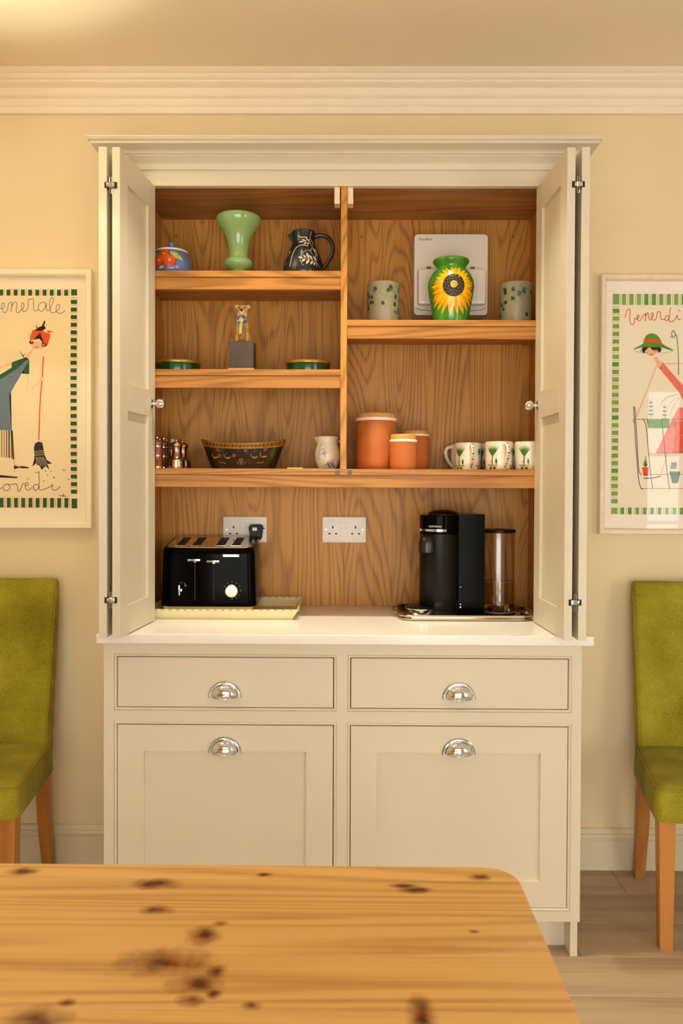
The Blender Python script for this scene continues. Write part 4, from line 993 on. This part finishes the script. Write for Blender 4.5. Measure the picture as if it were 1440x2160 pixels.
MB().tube([(-.5285, -.2485, .972), (-.5285, -.2500, .988), (-.5285, -.2485, 1.003)], [.004, .0045, .004], 'chrome', 12).box(-.526, -.518, -.256, -.2485, .984, .992, 'chrome', .002, 2).build('selector_switch', t)
MB().box(-.5120, -.5065, -.2490, -.2470, .9990, 1.0060, 'mark_grey').box(-.5265, -.525, -.249, -.247, 1.0100, 1.0115, 'mark_white').box(-.520, -.5185, -.249, -.247, 1.0100, 1.0115, 'mark_white').box(-.5125, -.511, -.249, -.247, 1.0080, 1.0095, 'mark_white').build('symbol', t)
bd = MB().box(-.3920, -.3400, -.2480, -.2450, 1.0925, 1.1010, 'silver', .0008, 1).build('badge', t)
lettering('lettering', 'morphy richards', .0072, (-.3905, -.2482, 1.0948), 'slot', bd)
mb = MB(); c = rrect(-.3365, -.2870, 1.1315, 1.1850, .012)
c = [(p[0]+(0 if p[1] > 1.15 else (-.3118-p[0])*.18), p[1]) for p in c]
cd = MB().tube(curve([(-.3110, -.040, 1.134), (-.3120, -.046, 1.122), (-.3160, -.044, 1.108), (-.3220, -.040, 1.090), (-.3260, -.036, 1.040), (-.330, -.036, .98), (-.340, -.042, .955), (-.352, -.054, .950)]), .0038, 'black_matt', 10)
cd.tube(curve([(-.3080, -.041, 1.132), (-.3070, -.050, 1.120), (-.3130, -.052, 1.105), (-.3200, -.046, 1.090), (-.3240, -.040, 1.060)]), .0028, 'black_satin', 8); cd = cd.build('power_cord', t)
mb.prism(c, -.0440, -.0222, 'black_satin').prism([(p[0]*.86+.14*-.3118, p[1]*.86+.14*1.158) for p in c], -.0500, -.0440, 'black_satin').box(-.3060+.0140, -.3060+.0230, -.040, -.030, 1.168, 1.172, 'black_matt')
mb.build('plug', cd)
MB().box(-.3225, -.3070, -.0508, -.0500, 1.1640, 1.1750, 'white_plastic').build('fuse_label', cd)

# ------------------------------------------------------------------ coffee machine on its silver tray
t = thing('silver_tray', 'rectangular silver tray with handles under the coffee machine', 'tray', (.365, -.19, ZW))
ta = (.160, .572, -.316, -.070)
def tsec(o, z): return [(p[0], p[1], z) for p in rrect(ta[0]-o, ta[1]+o, ta[2]-o, ta[3]+o, .045+o, 8)]
loft([tsec(-.014, ZW+.0002), tsec(-.004, ZW+.001), tsec(-.001, ZW+.006), tsec(-.004, ZW+.009), tsec(-.001, ZW+.012), tsec(.002, ZW+.016), tsec(.0, ZW+.0185), tsec(-.004, ZW+.017), tsec(-.010, ZW+.006), tsec(-.018, ZW+.004)], 'silver').build('tray_body', t)
for sx, xe in ((-1, ta[0]), (1, ta[1]-.008)):
    w_ = .020 if sx < 0 else .012
    MB().tube([(xe, -.245, ZW+.016), (xe+sx*w_*.7, -.232, ZW+.021), (xe+sx*w_, -.195, ZW+.024), (xe+sx*w_*.7, -.158, ZW+.021), (xe, -.145, ZW+.016)], [.006, .0055, .005, .0055, .006], 'silver', 10, flat=.7).build('handle', t)
CZ = ZW+.0045
t = thing('coffee_machine', 'black capsule coffee machine with chrome drip tray and clear tank', 'coffee machine', (.33, -.19, CZ))
MB().prism(rrect(.3460, .4320, CZ, 1.2300, .004), -.235, -.075, 'black_gloss').box(.250, .352, -.19, -.075, CZ, 1.2270, 'black_gloss', .004, 2).build('housing', t)
ccx, ccy, cr = .2910, -.215, .0625
MB().lathe([(0, CZ+.012), (cr-.004, CZ+.012), (cr, CZ+.018), (cr, 1.1680), (cr-.001, 1.1685)], 'black_satin', (ccx, ccy, 0), 56).build('column', t)
MB().lathe([(0, 1.1692), (cr-.001, 1.1695), (cr, 1.1705), (cr, 1.2245), (cr-.002, 1.2270), (0, 1.2270)], 'black_gloss', (ccx, ccy, 0), 56).build('head', t)
MB().lathe([(0, CZ), (cr-.006, CZ), (cr-.004, CZ+.010), (cr-.008, CZ+.0135), (0, CZ+.0135)], 'black_matt', (ccx, ccy, 0), 40).build('base_ring', t)
lx, ly = .3050, -.200
MB().lathe([(.0500, 1.2265), (.0495, 1.2300), (.044, 1.2350), (.033, 1.2395), (.018, 1.2425), (0, 1.2432)], 'black_satin', (lx, ly, 0), 44).build('lid', t)
MB().lathe([(.0495, 1.2268), (.0520, 1.2270), (.0523, 1.2284), (.0495, 1.2290), (.0495, 1.2268)], 'steel', (lx, ly, 0), 44).build('lid_ring', t)
def arc(a0, a1, r, z0, z1, m, th=.003, n=16):
    vs = []; fs = []
    for i in range(n+1):
        a = radians(a0+(a1-a0)*i/n)
        for (rr, z) in ((r, z0), (r+th, z0+.0008), (r+th, z1-.0008), (r, z1)): vs.append((ccx+rr*cos(a), ccy+rr*sin(a), z))
    for i in range(n):
        for k in range(4): fs.append((4*i+k, 4*i+(k+1) % 4, 4*i+4+(k+1) % 4, 4*i+4+k))
    fs += [(0, 1, 2, 3), (4*n, 4*n+3, 4*n+2, 4*n+1)]
    return MB().add(vs, fs, m)
arc(165, 283, cr+.0002, 1.1760, 1.1845, 'chrome').build('lever_band', t)
# spout hood: half dome drooping to the front left
sp_dir = radians(226); sx, sy = ccx+cr*1.0*cos(sp_dir), ccy+cr*1.0*sin(sp_dir)
vs = []; fs = []; N = 20; lev = [(0, 1.168), (.010, 1.1675), (.018, 1.163), (.0235, 1.154), (.0262, 1.140), (.0268, 1.124), (.0262, 1.112)]
for (r, z) in lev:
    for i in range(N): a = 2*pi*i/N; vs.append((sx+r*cos(a), sy+r*sin(a), z))
for j in range(len(lev)-1):
    for i in range(N): fs.append((j*N+i, j*N+(i+1) % N, (j+1)*N+(i+1) % N, (j+1)*N+i))
fs.append(tuple(range((len(lev)-1)*N, len(lev)*N)))
MB().add(vs, fs, 'black_sheen').build('spout', t)
# drip tray: round cup stand with chrome skirt
dx_, dy_ = .2300, -.248
MB().lathe([(0, CZ+.002), (.044, CZ+.002), (.046, CZ+.006), (.050, CZ+.024), (.0505, CZ+.028), (.048, CZ+.0285), (0, CZ+.0285)], 'chrome', (dx_, dy_, 0), 48, sx=.94, sy=.94).build('drip_tray', t)
MB().lathe([(0, CZ+.0287), (.0495, CZ+.0287), (.0500, CZ+.0305), (.047, CZ+.0318), (0, CZ+.0318)], 'black_satin', (dx_, dy_, 0), 48, sx=.94, sy=.94).build('drip_grid', t)
lb = lettering('lettering', 'NESPRESSO', .0078, (.2415, ccy-cr*.90, 1.1890), 'mark_white', t, align='CENTER')
# follow the round of the head: letters set on the tangent at that point
aa = radians(252); lb.location = Vector((ccx+(cr+.0006)*cos(aa), ccy+(cr+.0006)*sin(aa), 1.1900))-W[t.name]; lb.rotation_euler = (pi/2, 0, aa+pi/2)
for (xx, zz, r) in ((.3570, .945, .0022), (.3570, .936, .0028), (.3570, 1.000, .0018)): MB().lathe([(0, 0), (r, 0), (r, .0008), (0, .0012)], 'steel', (xx, -.235, zz), 12, 'Y').build('indicator', t)
wx, wy, wr = .4885, -.165, .0525
tk = MB().lathe([(.030, CZ+.003), (wr-.004, CZ+.003), (wr, CZ+.008), (wr, 1.1690)], 'tank_glass', (wx, wy, 0), 56).lathe([(wr-.006, CZ+.0025), (wr+.0004, CZ+.0035), (wr+.0006, CZ+.0065), (wr-.004, CZ+.0075), (wr-.006, CZ+.0025)], 'frosted', (wx, wy, 0), 56)
tk.f = [f for f in tk.f if len(f) < 40]; tk.mi = tk.mi[:len(tk.f)]; tk = tk.build('water_tank', t, fix=False)
MB().lathe([(0, CZ+.0105), (wr-.0026, CZ+.0105), (wr-.0026, 1.0120), (0, 1.0118)], 'water', (wx, wy, 0), 48).lathe([(wr-.0026, 1.0115), (wr-.0005, 1.0122), (wr-.0008, 1.0130), (wr-.0036, 1.0124), (wr-.0026, 1.0115)], 'frosted', (wx, wy, 0), 48).build('water', tk)
MB().lathe([(0, CZ+.012), (.034, CZ+.012), (.036, CZ+.017), (.020, CZ+.020), (.010, CZ+.028), (0, CZ+.029)], 'steel', (wx, wy, 0), 28).box(wx-.004, wx+.006, wy-.0365, wy-.030, CZ+.018, CZ+.024, 'motif_red', .001, 1).build('valve', tk)
MB().lathe([(0, 1.1692), (wr+.0015, 1.1692), (wr+.0025, 1.1715), (wr+.0020, 1.1775), (wr-.001, 1.1795), (0, 1.1798)], 'black_satin', (wx, wy, 0), 48).build('tank_lid', t)
MB().lathe([(0, CZ), (wr+.002, CZ), (wr+.002, CZ+.0022), (0, CZ+.0025)], 'black_gloss', (wx, wy, 0), 40).box(.425, .47, -.19, -.13, CZ, CZ+.0024, 'black_gloss').build('tank_base', t)

# ------------------------------------------------------------------ framed tea towels
def framed(name, label, x0, x1, z0, z1, fw, m_frame, m_mount, dep=.034):
    t = thing(name, label, 'picture', ((x0+x1)/2, 0, z0), 'framed printed tea towels')
    vs = []; fs = []
    prof = [(0, -.0005), (0, -dep+.002), (.002, -dep), (fw*.75, -dep), (fw, -dep+.006), (fw+.001, -.014), (fw+.001, -.0005)]
    for (o, y) in prof: vs += [(x0+o, y, z0+o), (x1-o, y, z0+o), (x1-o, y, z1-o), (x0+o, y, z1-o)]
    for i in range(len(prof)-1):
        for k in range(4): fs.append((4*i+k, 4*i+(k+1) % 4, 4*i+4+(k+1) % 4, 4*i+4+k))
    MB().add(vs, fs, m_frame).build('frame', t, smooth=20)
    MB().box(x0+fw, x1-fw, -.0120, -.0010, z0+fw, z1-fw, m_mount).build('mount', t)
    MB().box(x0+fw, x1-fw, -.0235, -.0220, z0+fw, z1-fw, 'glass').build('glass_pane', t)
    return t
# left: woman sweeping
t = framed('framed_tea_towel', 'cream framed tea towel printed with a woman sweeping, left of the cupboard', -1.500, -.8752, 1.1683, 2.0509, .0215, 'frame_white', 'mount')
k = .000447; ox, oz = -.9300-573*k, 1.9870+245*k
def A(y): return lambda u, v: (ox+u*k, y, oz-v*k)
tw0, tw1, tz0, tz1 = ox-400*k*2+ -.0, -.9300, oz-1925*k, oz-245*k
tw0 = -1.445
tow = MB().box(tw0, tw1, -.0136, -.0121, tz0, tz1, 'linen').build('tea_towel', t)
d = MB(); f0, f1, f2 = A(-.0139), A(-.0142), A(-.0145)
def quad(f, m, a, b_, c, e): d.add([f(a, b_), f(c, b_), f(c, e), f(a, e)], [(0, 1, 2, 3)], m)
UL = (tw0-ox)/k
for i in range(28):
    v = 326+i*58.2
    if v < 1830: quad(f0, 'dye_green', 526-4*sin(i/26*pi), v, 573-3*sin(i/26*pi), v+31); quad(f0, 'dye_line', 524-4*sin(i/26*pi), v-19, 573, v-16); quad(f0, 'dye_green', UL+2, v, UL+48, v+31); quad(f0, 'dye_line', UL+2, v-19, UL+49, v-16)
quad(f0, 'dye_green', 528, 245, 573, 292); quad(f0, 'dye_green', 530, 1850, 573, 1924); quad(f0, 'dye_green', UL, 245, UL+46, 292); quad(f0, 'dye_green', UL, 1850, UL+46, 1924)
for i in range(20):
    u = 475-i*55.5
    if u > UL+50: quad(f0, 'dye_green', u, 248, u+30, 294); quad(f0, 'dye_line', u+38, 247, u+41, 294); quad(f0, 'dye_green', u, 1846, u+30, 1920); quad(f0, 'dye_line', u+36, 1846, u+39, 1920); quad(f0, 'dye_line', u+43, 1846, u+45, 1920)
sw = 5.0
for q_ in ([(-30, 390), (0, 395), (15, 370), (5, 350), (-8, 375), (0, 410), (20, 425), (40, 400)], [(40, 400), (45, 365), (60, 345), (72, 352), (66, 420)], [(68, 392), (85, 350), (105, 345), (112, 365), (105, 410), (120, 425), (140, 405)],
           [(140, 405), (160, 390), (165, 360), (152, 350), (145, 380), (155, 412), (178, 415), (195, 390)], [(195, 392), (198, 360), (201, 326), (220, 321), (238, 320), (238, 360), (241, 400), (255, 412), (275, 400)],
           [(335, 352), (310, 345), (282, 362), (276, 395), (295, 415), (320, 400), (337, 352)], [(337, 352), (338, 395), (350, 410), (365, 398)], [(365, 398), (385, 350), (391, 318), (377, 308), (366, 330), (362, 380), (372, 420), (395, 425)],
           [(395, 425), (425, 405), (441, 375), (430, 358), (416, 375), (412, 410), (430, 428), (460, 425), (482, 405)]): d.stroke(q_, sw, f0, 'dye_grey')
for q_ in ([(-60, 430), (-90, 345), (-115, 360), (-120, 400), (-95, 410), (-75, 350), (-70, 440), (-95, 480), (-120, 450)], ): d.stroke(q_, sw, f0, 'dye_grey')
for q_ in ([(45, 1742), (18, 1743), (2, 1765), (12, 1787), (38, 1788), (56, 1768), (45, 1745), (70, 1742), (98, 1738)], [(98, 1738), (112, 1748), (116, 1790), (130, 1792), (148, 1750), (160, 1735), (172, 1738)], [(172, 1752), (192, 1750), (196, 1735), (182, 1728), (172, 1750), (180, 1780), (204, 1784), (222, 1765)],
           [(275, 1745), (250, 1742), (235, 1765), (246, 1786), (268, 1778), (281, 1745)], [(279, 1640), (280, 1700), (281, 1770), (292, 1786), (330, 1775), (372, 1755)], [(372, 1755), (384, 1742), (380, 1770), (395, 1786), (420, 1778), (444, 1758)], [(-120, 1740), (-140, 1770), (-115, 1788), (-100, 1745), (-100, 1830), (-130, 1840)], [(-50, 1745), (-52, 1785), (-30, 1785), (-5, 1765)]): d.stroke(q_, 4.5, f0, 'dye_ink')
d.stroke([(184, 1700), (190, 1703)], 5, f0, 'dye_ink', 0); d.stroke([(200, 1695), (206, 1698)], 5, f0, 'dye_ink', 0)
for q_ in ([(430, 1832), (440, 1822), (446, 1834), (455, 1822), (460, 1835), (466, 1818)], [(466, 1835), (470, 1815), (474, 1836), (482, 1826), (488, 1836), (497, 1832)]): d.stroke(q_, 3, f0, 'dye_ink')
# the woman
P = lambda pts, m, f=f0: d.patch(pts, f, m, 1)
P([(240, 700), (178, 752), (178, 785), (200, 782), (215, 745)], 'dye_skin'); P([(215, 640), (340, 650), (330, 680), (300, 700), (240, 705), (222, 680)], 'dye_skin')
P([(232, 556), (300, 560), (372, 592), (348, 672), (334, 684), (310, 640), (285, 600), (246, 630), (212, 640), (212, 610)], 'dye_red', f1)
P([(258, 512), (280, 545), (262, 552)], 'dye_red', f1); P([(340, 560), (395, 568), (350, 582)], 'dye_red', f1)
P([(245, 560), (290, 530), (325, 528), (335, 545), (300, 566)], 'dye_ink', f1); d.stroke([(300, 545), (326, 486)], 10, f1, 'dye_ink', 0)
for i in range(5): d.stroke([(302+i*5, 538-i*9), (326+i*1, 530-i*9)], 4, f1, 'dye_ink', 0)
P([(240, 628), (290, 578), (316, 650), (300, 640), (285, 610), (262, 628)], 'dye_ink', f2)
for q_ in ([(205, 650), (222, 660), (240, 652)], [(300, 672), (320, 682), (338, 672)], [(212, 640), (218, 655)], [(228, 645), (232, 660)], [(304, 655), (318, 668)], [(330, 660), (334, 680)]): d.stroke(q_, 8, f2, 'dye_ink')
P([(245, 680), (262, 686), (282, 682), (262, 696)], 'dye_red', f2)
P([(70, 805), (178, 765), (205, 785), (205, 893), (170, 893), (165, 870), (120, 920), (0, 935), (-60, 960), (-70, 930), (70, 845)], 'dye_green')
P([(178, 790), (203, 782), (195, 810), (120, 930), (60, 1040), (52, 1060), (58, 1180), (70, 1328), (0, 1325), (-120, 1330), (-110, 1000), (0, 925), (120, 850)], 'dye_blue', f1)
for q_ in ([(158, 762), (170, 740)], [(160, 762), (135, 722)], [(163, 765), (148, 745)]): d.stroke(q_, 6, f1, 'dye_blue', 0)
d.stroke([(70, 812), (0, 835), (-60, 860)], 16, f0, 'dye_skin', 0); d.stroke([(192, 895), (188, 1030), (295, 945)], 9, f0, 'dye_skin', 0); d.patch(circle(300, 932, 16, 12), f2, 'dye_skin', 1)
for i, m_ in enumerate(('dye_red', 'dye_green', 'dye_grey', 'dye_coral', 'dye_leaf', 'dye_red', 'dye_blue', 'dye_grey')): quad(f0, m_, 62-i*19, 1328, 66-i*19+8, 1540-i*2)
d.stroke([(70, 1328), (82, 1540), (82, 1550)], 14, f0, 'dye_green', 0)
d.stroke([(82, 1545), (90, 1590)], 12, f0, 'dye_skin', 0); P([(85, 1598), (100, 1588), (150, 1600), (200, 1610), (200, 1618), (150, 1618), (105, 1610), (95, 1625), (88, 1625)], 'dye_ink', f1); P([(90, 1580), (108, 1585), (150, 1600), (130, 1606), (95, 1600)], 'dye_skin', f2)
P([(-40, 1670), (0, 1672), (80, 1680), (118, 1684), (110, 1694), (40, 1692), (-40, 1690)], 'dye_ink', f1)
d.stroke([(315, 760), (304, 930), (288, 1120), (282, 1300), (278, 1400)], 9, f1, 'dye_red')
P([(250, 1425), (275, 1412), (305, 1420), (315, 1470), (322, 1515), (340, 1555), (382, 1580), (345, 1585), (360, 1630), (330, 1600), (300, 1630), (285, 1600), (262, 1590), (245, 1560), (228, 1605), (244, 1540), (240, 1460)], 'dye_ink')
for j in range(3): d.stroke([(238, 1490+j*14), (318, 1482+j*15)], 3, f1, 'linen', 0)
for i in range(7): d.stroke([(258+i*9, 1530), (262+i*15, 1600)], 2.5, f1, 'linen', 0)
for (u, v) in ((255, 1652), (272, 1648), (330, 1640), (345, 1672), (372, 1640), (316, 1715), (398, 1690), (466, 1632), (482, 1632), (508, 1702), (390, 1686)): d.patch(circle(u, v, 4.5, 6), f0, 'dye_ink', 1)
d.build('printed_design', tow, smooth=0, fix=False)

# right: woman with a plant stand
t = framed('framed_tea_towel', 'pale framed tea towel printed with a woman in a sun hat, right of the cupboard', .8562, 1.4800, 1.1567, 2.0374, .0180, 'frame_pale', 'mount_pale')
k = .000445; ox, oz = .9000-280*k, 1.9760+280*k
tow = MB().box(.9000, 1.4350, -.0136, -.0121, oz-1970*k, oz-280*k, 'linen_pale').build('tea_towel', t)
d = MB(); f0, f1, f2 = A(-.0139), A(-.0142), A(-.0145)
UR = (1.4350-ox)/k
quad(f0, 'dye_leaf', 282, 282, 330, 362); quad(f0, 'dye_leaf', 282, 1920, 330, 1968)
for i in range(27):
    v = 395+i*58.3
    if v < 1890: quad(f0, 'dye_leaf' if i % 7 else 'dye_leaf2', 282, v, 332, v+34); quad(f0, 'dye_grey', 281, v-15, 332, v-12); quad(f0, 'dye_leaf', UR-52, v, UR-3, v+34)
for i in range(26):
    u = 350+i*57
    if u < UR-40: quad(f0, ('dye_leaf', 'dye_leaf2')[i % 5 > 2], u, 282, u+32, 366); quad(f0, 'dye_grey', u-13, 282, u-10, 366); quad(f0, ('dye_leaf2', 'dye_leaf')[i % 4 > 1], u+4, 1918, u+32, 1970); quad(f0, 'dye_grey', u-8, 1918, u-5, 1970)
def Z8(pts): return [((p[0]/9.6+70)*3.6, (p[1]/9.6+70)*3.6) for p in pts]
for q_ in ([(335, 570), (360, 440), (400, 390), (430, 420), (425, 560), (440, 670), (485, 705), (520, 660), (525, 570)], [(525, 570), (560, 590), (610, 550), (605, 510), (580, 520), (575, 580), (600, 625), (640, 620)], [(640, 620), (690, 540), (740, 480), (745, 500), (742, 640)],
           [(742, 540), (780, 465), (800, 470), (810, 560), (835, 610), (870, 585)], [(870, 585), (902, 520), (890, 465), (865, 480), (870, 560), (900, 610), (945, 600), (975, 550)], [(975, 550), (985, 450), (1020, 445), (1050, 450), (1050, 530), (1070, 590), (1110, 600), (1140, 590)],
           [(1228, 530), (1170, 530), (1140, 580), (1160, 620), (1200, 610), (1235, 550)], [(1255, 350), (1232, 500), (1220, 600), (1250, 640), (1300, 635), (1350, 590)], [(1350, 590), (1390, 510), (1400, 580), (1430, 605), (1470, 580)], [(1405, 410), (1450, 428)]): d.stroke(Z8(q_), 6.5, f0, 'dye_line')
P(Z8([(705, 1090), (715, 1010), (760, 930), (830, 885), (900, 880), (970, 905), (1040, 975), (1085, 1080), (1150, 1130), (1310, 1215), (1310, 1240), (1180, 1180), (1060, 1165), (900, 1160), (800, 1160), (690, 1165), (600, 1180), (510, 1215), (520, 1190), (620, 1140)]), 'dye_leaf2')
P(Z8([(722, 990), (1060, 1010), (1085, 1078), (708, 1060)]), 'dye_red', f1)
d.stroke(Z8([(510, 1212), (560, 1250), (690, 1280)]), 3, f0, 'dye_leaf'); d.stroke(Z8([(1310, 1240), (1200, 1275), (1070, 1280)]), 3, f0, 'dye_leaf')
P(Z8([(740, 1165), (1010, 1165), (1000, 1270), (920, 1330), (860, 1345), (780, 1300)]), 'dye_skin', f0)
P(Z8([(690, 1165), (830, 1160), (760, 1220), (720, 1300), (680, 1250)]), 'dye_ink', f1); P(Z8([(830, 1160), (1060, 1165), (1070, 1240), (1030, 1285), (1000, 1215), (900, 1225)]), 'dye_ink', f1)
for q_ in ([(740, 1270), (765, 1285), (790, 1270)], [(920, 1225), (960, 1245), (1000, 1225)], [(640, 1250), (680, 1200)], [(1040, 1200), (1105, 1200)]): d.stroke(Z8(q_), 4, f2, 'dye_ink')
P(Z8([(810, 1300), (860, 1315), (930, 1300), (870, 1335)]), 'dye_red', f2)
P([(595, 765), (620, 760), (640, 790), (660, 800), (655, 850), (625, 830)], 'dye_skin')
P([(615, 822), (650, 848), (665, 800), (790, 945), (900, 1060), (900, 1230), (800, 1040), (700, 920)], 'dye_coral')
d.stroke([(618, 835), (560, 990), (470, 1220)], 9, f0, 'dye_skin', 0); d.patch(circle(452, 1250, 17, 12), f1, 'dye_skin', 1); d.stroke([(680, 815), (800, 812), (900, 812)], 9, f0, 'dye_skin', 0)
P([(790, 1150), (900, 1150), (900, 1500), (620, 1500), (735, 1255)], 'dye_coral'); P([(735, 1255), (810, 1255), (900, 1260), (900, 1500), (748, 1500), (770, 1330)], 'dye_red', f1)
for i in range(26):
    u, v = 650+(i*37) % 240, 1290+(i*53) % 200
    if u > 735-(v-1255)*.42: d.patch(circle(u, v, 3, 6), f2, 'linen_pale', 1)
for i in range(26):
    a = i/26; d.patch(circle(660+a*210+(i % 3)*7-5, 850+a*190-(i % 3)*8, 2.6, 6), f1, 'dye_red', 1)
for q_ in ([(765, 600), (745, 560), (732, 585), (745, 615), (770, 600), (785, 750), (788, 900)], [(730, 605), (722, 615)]): d.stroke(q_, 6, f0, 'dye_teal')
for q_ in ([(447, 1140), (455, 1280), (470, 1480), (490, 1700), (512, 1772), (525, 1770)], [(455, 1145), (462, 1220), (478, 1450), (490, 1620), (505, 1660), (515, 1662)], [(520, 1240), (545, 1300), (565, 1500), (585, 1680), (600, 1775)], [(662, 1240), (680, 1400), (705, 1620), (728, 1775)]): d.stroke(q_, 5, f1, 'dye_ink')
for q_ in ([(455, 1240), (900, 1240)], [(520, 1662), (900, 1662)], [(515, 1772), (900, 1770)]): d.stroke(q_, 3, f1, 'dye_ink', 0)
P([(548, 1242), (725, 1242), (722, 1308), (560, 1308)], 'dye_leaf2')
for i in range(9): d.stroke([(560+i*19, 1245), (564+i*18, 1306)], 4, f1, 'dye_leaf', 0)
for (u, h_) in ((580, 1090), (685, 1125)):
    d.stroke([(u, 1240), (u, h_)], 3, f0, 'dye_teal', 0)
    for j in range(4):
        v = h_+20+j*30
        for s2 in (-1, 1): P(leafpoly(u, v+8, u+s2*(14+j*3), v-4, 9), 'dye_teal')
for q_ in ([(655, 1130), (690, 1080), (790, 1045)], [(670, 1100), (720, 1060), (790, 1052)], [(700, 1190), (730, 1110), (790, 1070)], [(720, 1215), (760, 1120), (795, 1080)]): d.stroke(q_, 2.2, f1, 'dye_grey')
P([(515, 1608), (570, 1608), (560, 1675), (530, 1675)], 'dye_red')
for (a, b2) in ((520, 1570), (530, 1550), (541, 1515), (553, 1550), (564, 1572)): P(leafpoly(542, 1608, a, b2, 9), 'dye_leaf2', f0)
P([(725, 1640), (810, 1640), (790, 1730), (748, 1730)], 'dye_teal')
for i in range(5): d.stroke([(735+i*10, 1620), (745+i*8, 1570)], 7, f0, 'dye_grey', 0)
d.stroke([(530, 1694), (600, 1690), (662, 1675)], 9, f1, 'dye_grey', 0); d.stroke([(660, 1665), (710, 1505)], 6, f0, 'dye_skin', 0)
d.build('printed_design', tow, smooth=0, fix=False)

# ------------------------------------------------------------------ chairs
def make_chair(label):
    t = thing('dining_chair', label, 'chair', (0, 0, 0), 'olive upholstered dining chairs')
    # local: front of the chair towards -y, back at y = 0
    hb, hf = .215, .250; zs_ = .470
    def blob(secs, m): return loft(secs, m)
    # seat: slipcover with soft edges
    def seat_ring(z, o, crown=0.0):
        p = rrect(-1, 1, 0, 1, .10, 4); out = []
        for (a, b_) in p:
            y = -.475+b_*.400; hw = hf+(hb-hf)*b_; out.append((a*(hw+o)*1.0, y+(o if b_ > .5 else -o), z))
        return out
    mb = loft([seat_ring(.372, .004), seat_ring(.380, .006), seat_ring(.440, .004), seat_ring(.458, .000), seat_ring(.468, -.008), seat_ring(.474, -.028), seat_ring(.4785, -.075), seat_ring(.480, -.14)], 'chair_cloth')
    st = mb.build('seat', t, smooth=50)
    pts = [(p[0], p[1], p[2]+.0005) for p in seat_ring(.4625, .0005)]; MB().tube(pts+[pts[0]], .0022, 'chair_cloth', 6).build('piping', st)
    # back: curved, leaning slab
    secs = []
    for i in range(13):
        a = i/12; z = .400+a*.600; yc = -.088+.060*a**1.4; hw = hb-.004+.010*a; th = .034-.006*a; r = .016
        if i == 12: hw -= .010; th -= .012
        if i == 11: z += .035; hw -= .001; th -= .001
        secs.append([(p[0], p[1]+yc, z) for p in rrect(-hw, hw, -th, th, min(r, th*.6), 4)])
    bk = loft(secs, 'chair_cloth').build('backrest', t, smooth=50)
    for s_ in (-1, 1):
        MB().tube([(s_*(hb-.004+.010*a), -.088+.060*a**1.4-.033+.006*a, .470+.0+a*.505) for a in [i/10 for i in range(11)]], .0017, 'chair_cloth', 6).build('piping', bk)
    for s_ in (-1, 1):
        # front leg straight and tapered, back leg raking
        loft([[(p[0]+s_*(hf-.032), p[1]-.446, 0) for p in rrect(-.0185, .0185, -.0185, .0185, .004, 2)], [(p[0]+s_*(hf-.030), p[1]-.446, .375) for p in rrect(-.0235, .0235, -.0235, .0235, .004, 2)]], 'leg').build('leg', t)
        loft([[(p[0]+s_*(hb-.030), p[1]-.044+.020, 0) for p in rrect(-.0165, .0165, -.020, .020, .004, 2)], [(p[0]+s_*(hb-.026), p[1]-.075, .20) for p in rrect(-.0195, .0195, -.022, .022, .004, 2)], [(p[0]+s_*(hb-.024), p[1]-.100, .40) for p in rrect(-.021, .021, -.024, .024, .004, 2)]], 'leg').build('leg', t)
    return t
ch = make_chair('olive green upholstered chair against the wall left of the cabinet')
ch.location = (-1.1930, -.048, 0); ch.rotation_euler.z = radians(1.5)
c2 = copy_tree(ch); c2.location = (1.1760, -.055, 0); c2.rotation_euler.z = radians(-6.0); c2['label'] = 'olive green upholstered chair against the wall right of the cabinet'

# ------------------------------------------------------------------ pine table in front
t = thing('dining_table', 'knotty pine dining table with rounded corners in front of the cabinet', 'table', (-.60, -2.0, 0))
TX0, TX1, TY0, TY1, TZ = -1.45, .2500, -2.42, -1.5600, .750
cuts = [TY1, -1.6015, -1.6970, -1.7860, -1.8880, -1.9800, -2.0720, -2.164, -2.256, -2.34, TY0]
R = .048
for i in range(len(cuts)-1):
    a, b_ = cuts[i+1], cuts[i]; pl = []
    def edge(x_end, sg):
        out = []
        for s_ in range(9):
            y = a+(b_-a)*s_/8; e = 0
            if y > TY1-R: e = R-math.sqrt(max(R*R-(y-(TY1-R))**2, 0))
            if y < TY0+R: e = R-math.sqrt(max(R*R-((TY0+R)-y)**2, 0))
            out.append((x_end-sg*e, y))
        return out
    pl = edge(TX1, 1)+edge(TX0, -1)[::-1]
    MB().slab(pl, TZ-.030, TZ, 'pine', .0011).build('table_board', t, smooth=30)
# soft nosing that rounds the end edge of the boards
nose = [(TX1-R*0-.0, TY0+R, TZ)]
mb = MB().box(TX0+.07, TX1-.07, TY1-.090, TY1-.070, TZ-.13, TZ-.030, 'pine').box(TX0+.07, TX1-.07, TY0+.07, TY0+.09, TZ-.13, TZ-.030, 'pine').box(TX0+.07, TX0+.09, TY0+.09, TY1-.09, TZ-.13, TZ-.030, 'pine').box(TX1-.09, TX1-.07, TY0+.09, TY1-.09, TZ-.13, TZ-.030, 'pine')
mb.build('apron', t)
for lx_ in (TX0+.105, TX1-.105):
    for ly_ in (TY0+.105, TY1-.105):
        MB().lathe([(0, 0), (.024, 0), (.027, .03), (.022, .06), (.030, .20), (.034, .42), (.024, .47), (.036, .50), (.026, .53), (.036, .56), (.036, .60), (.036, .719), (0, .719)], 'pine', (lx_, ly_, 0), 24).build('leg', t)
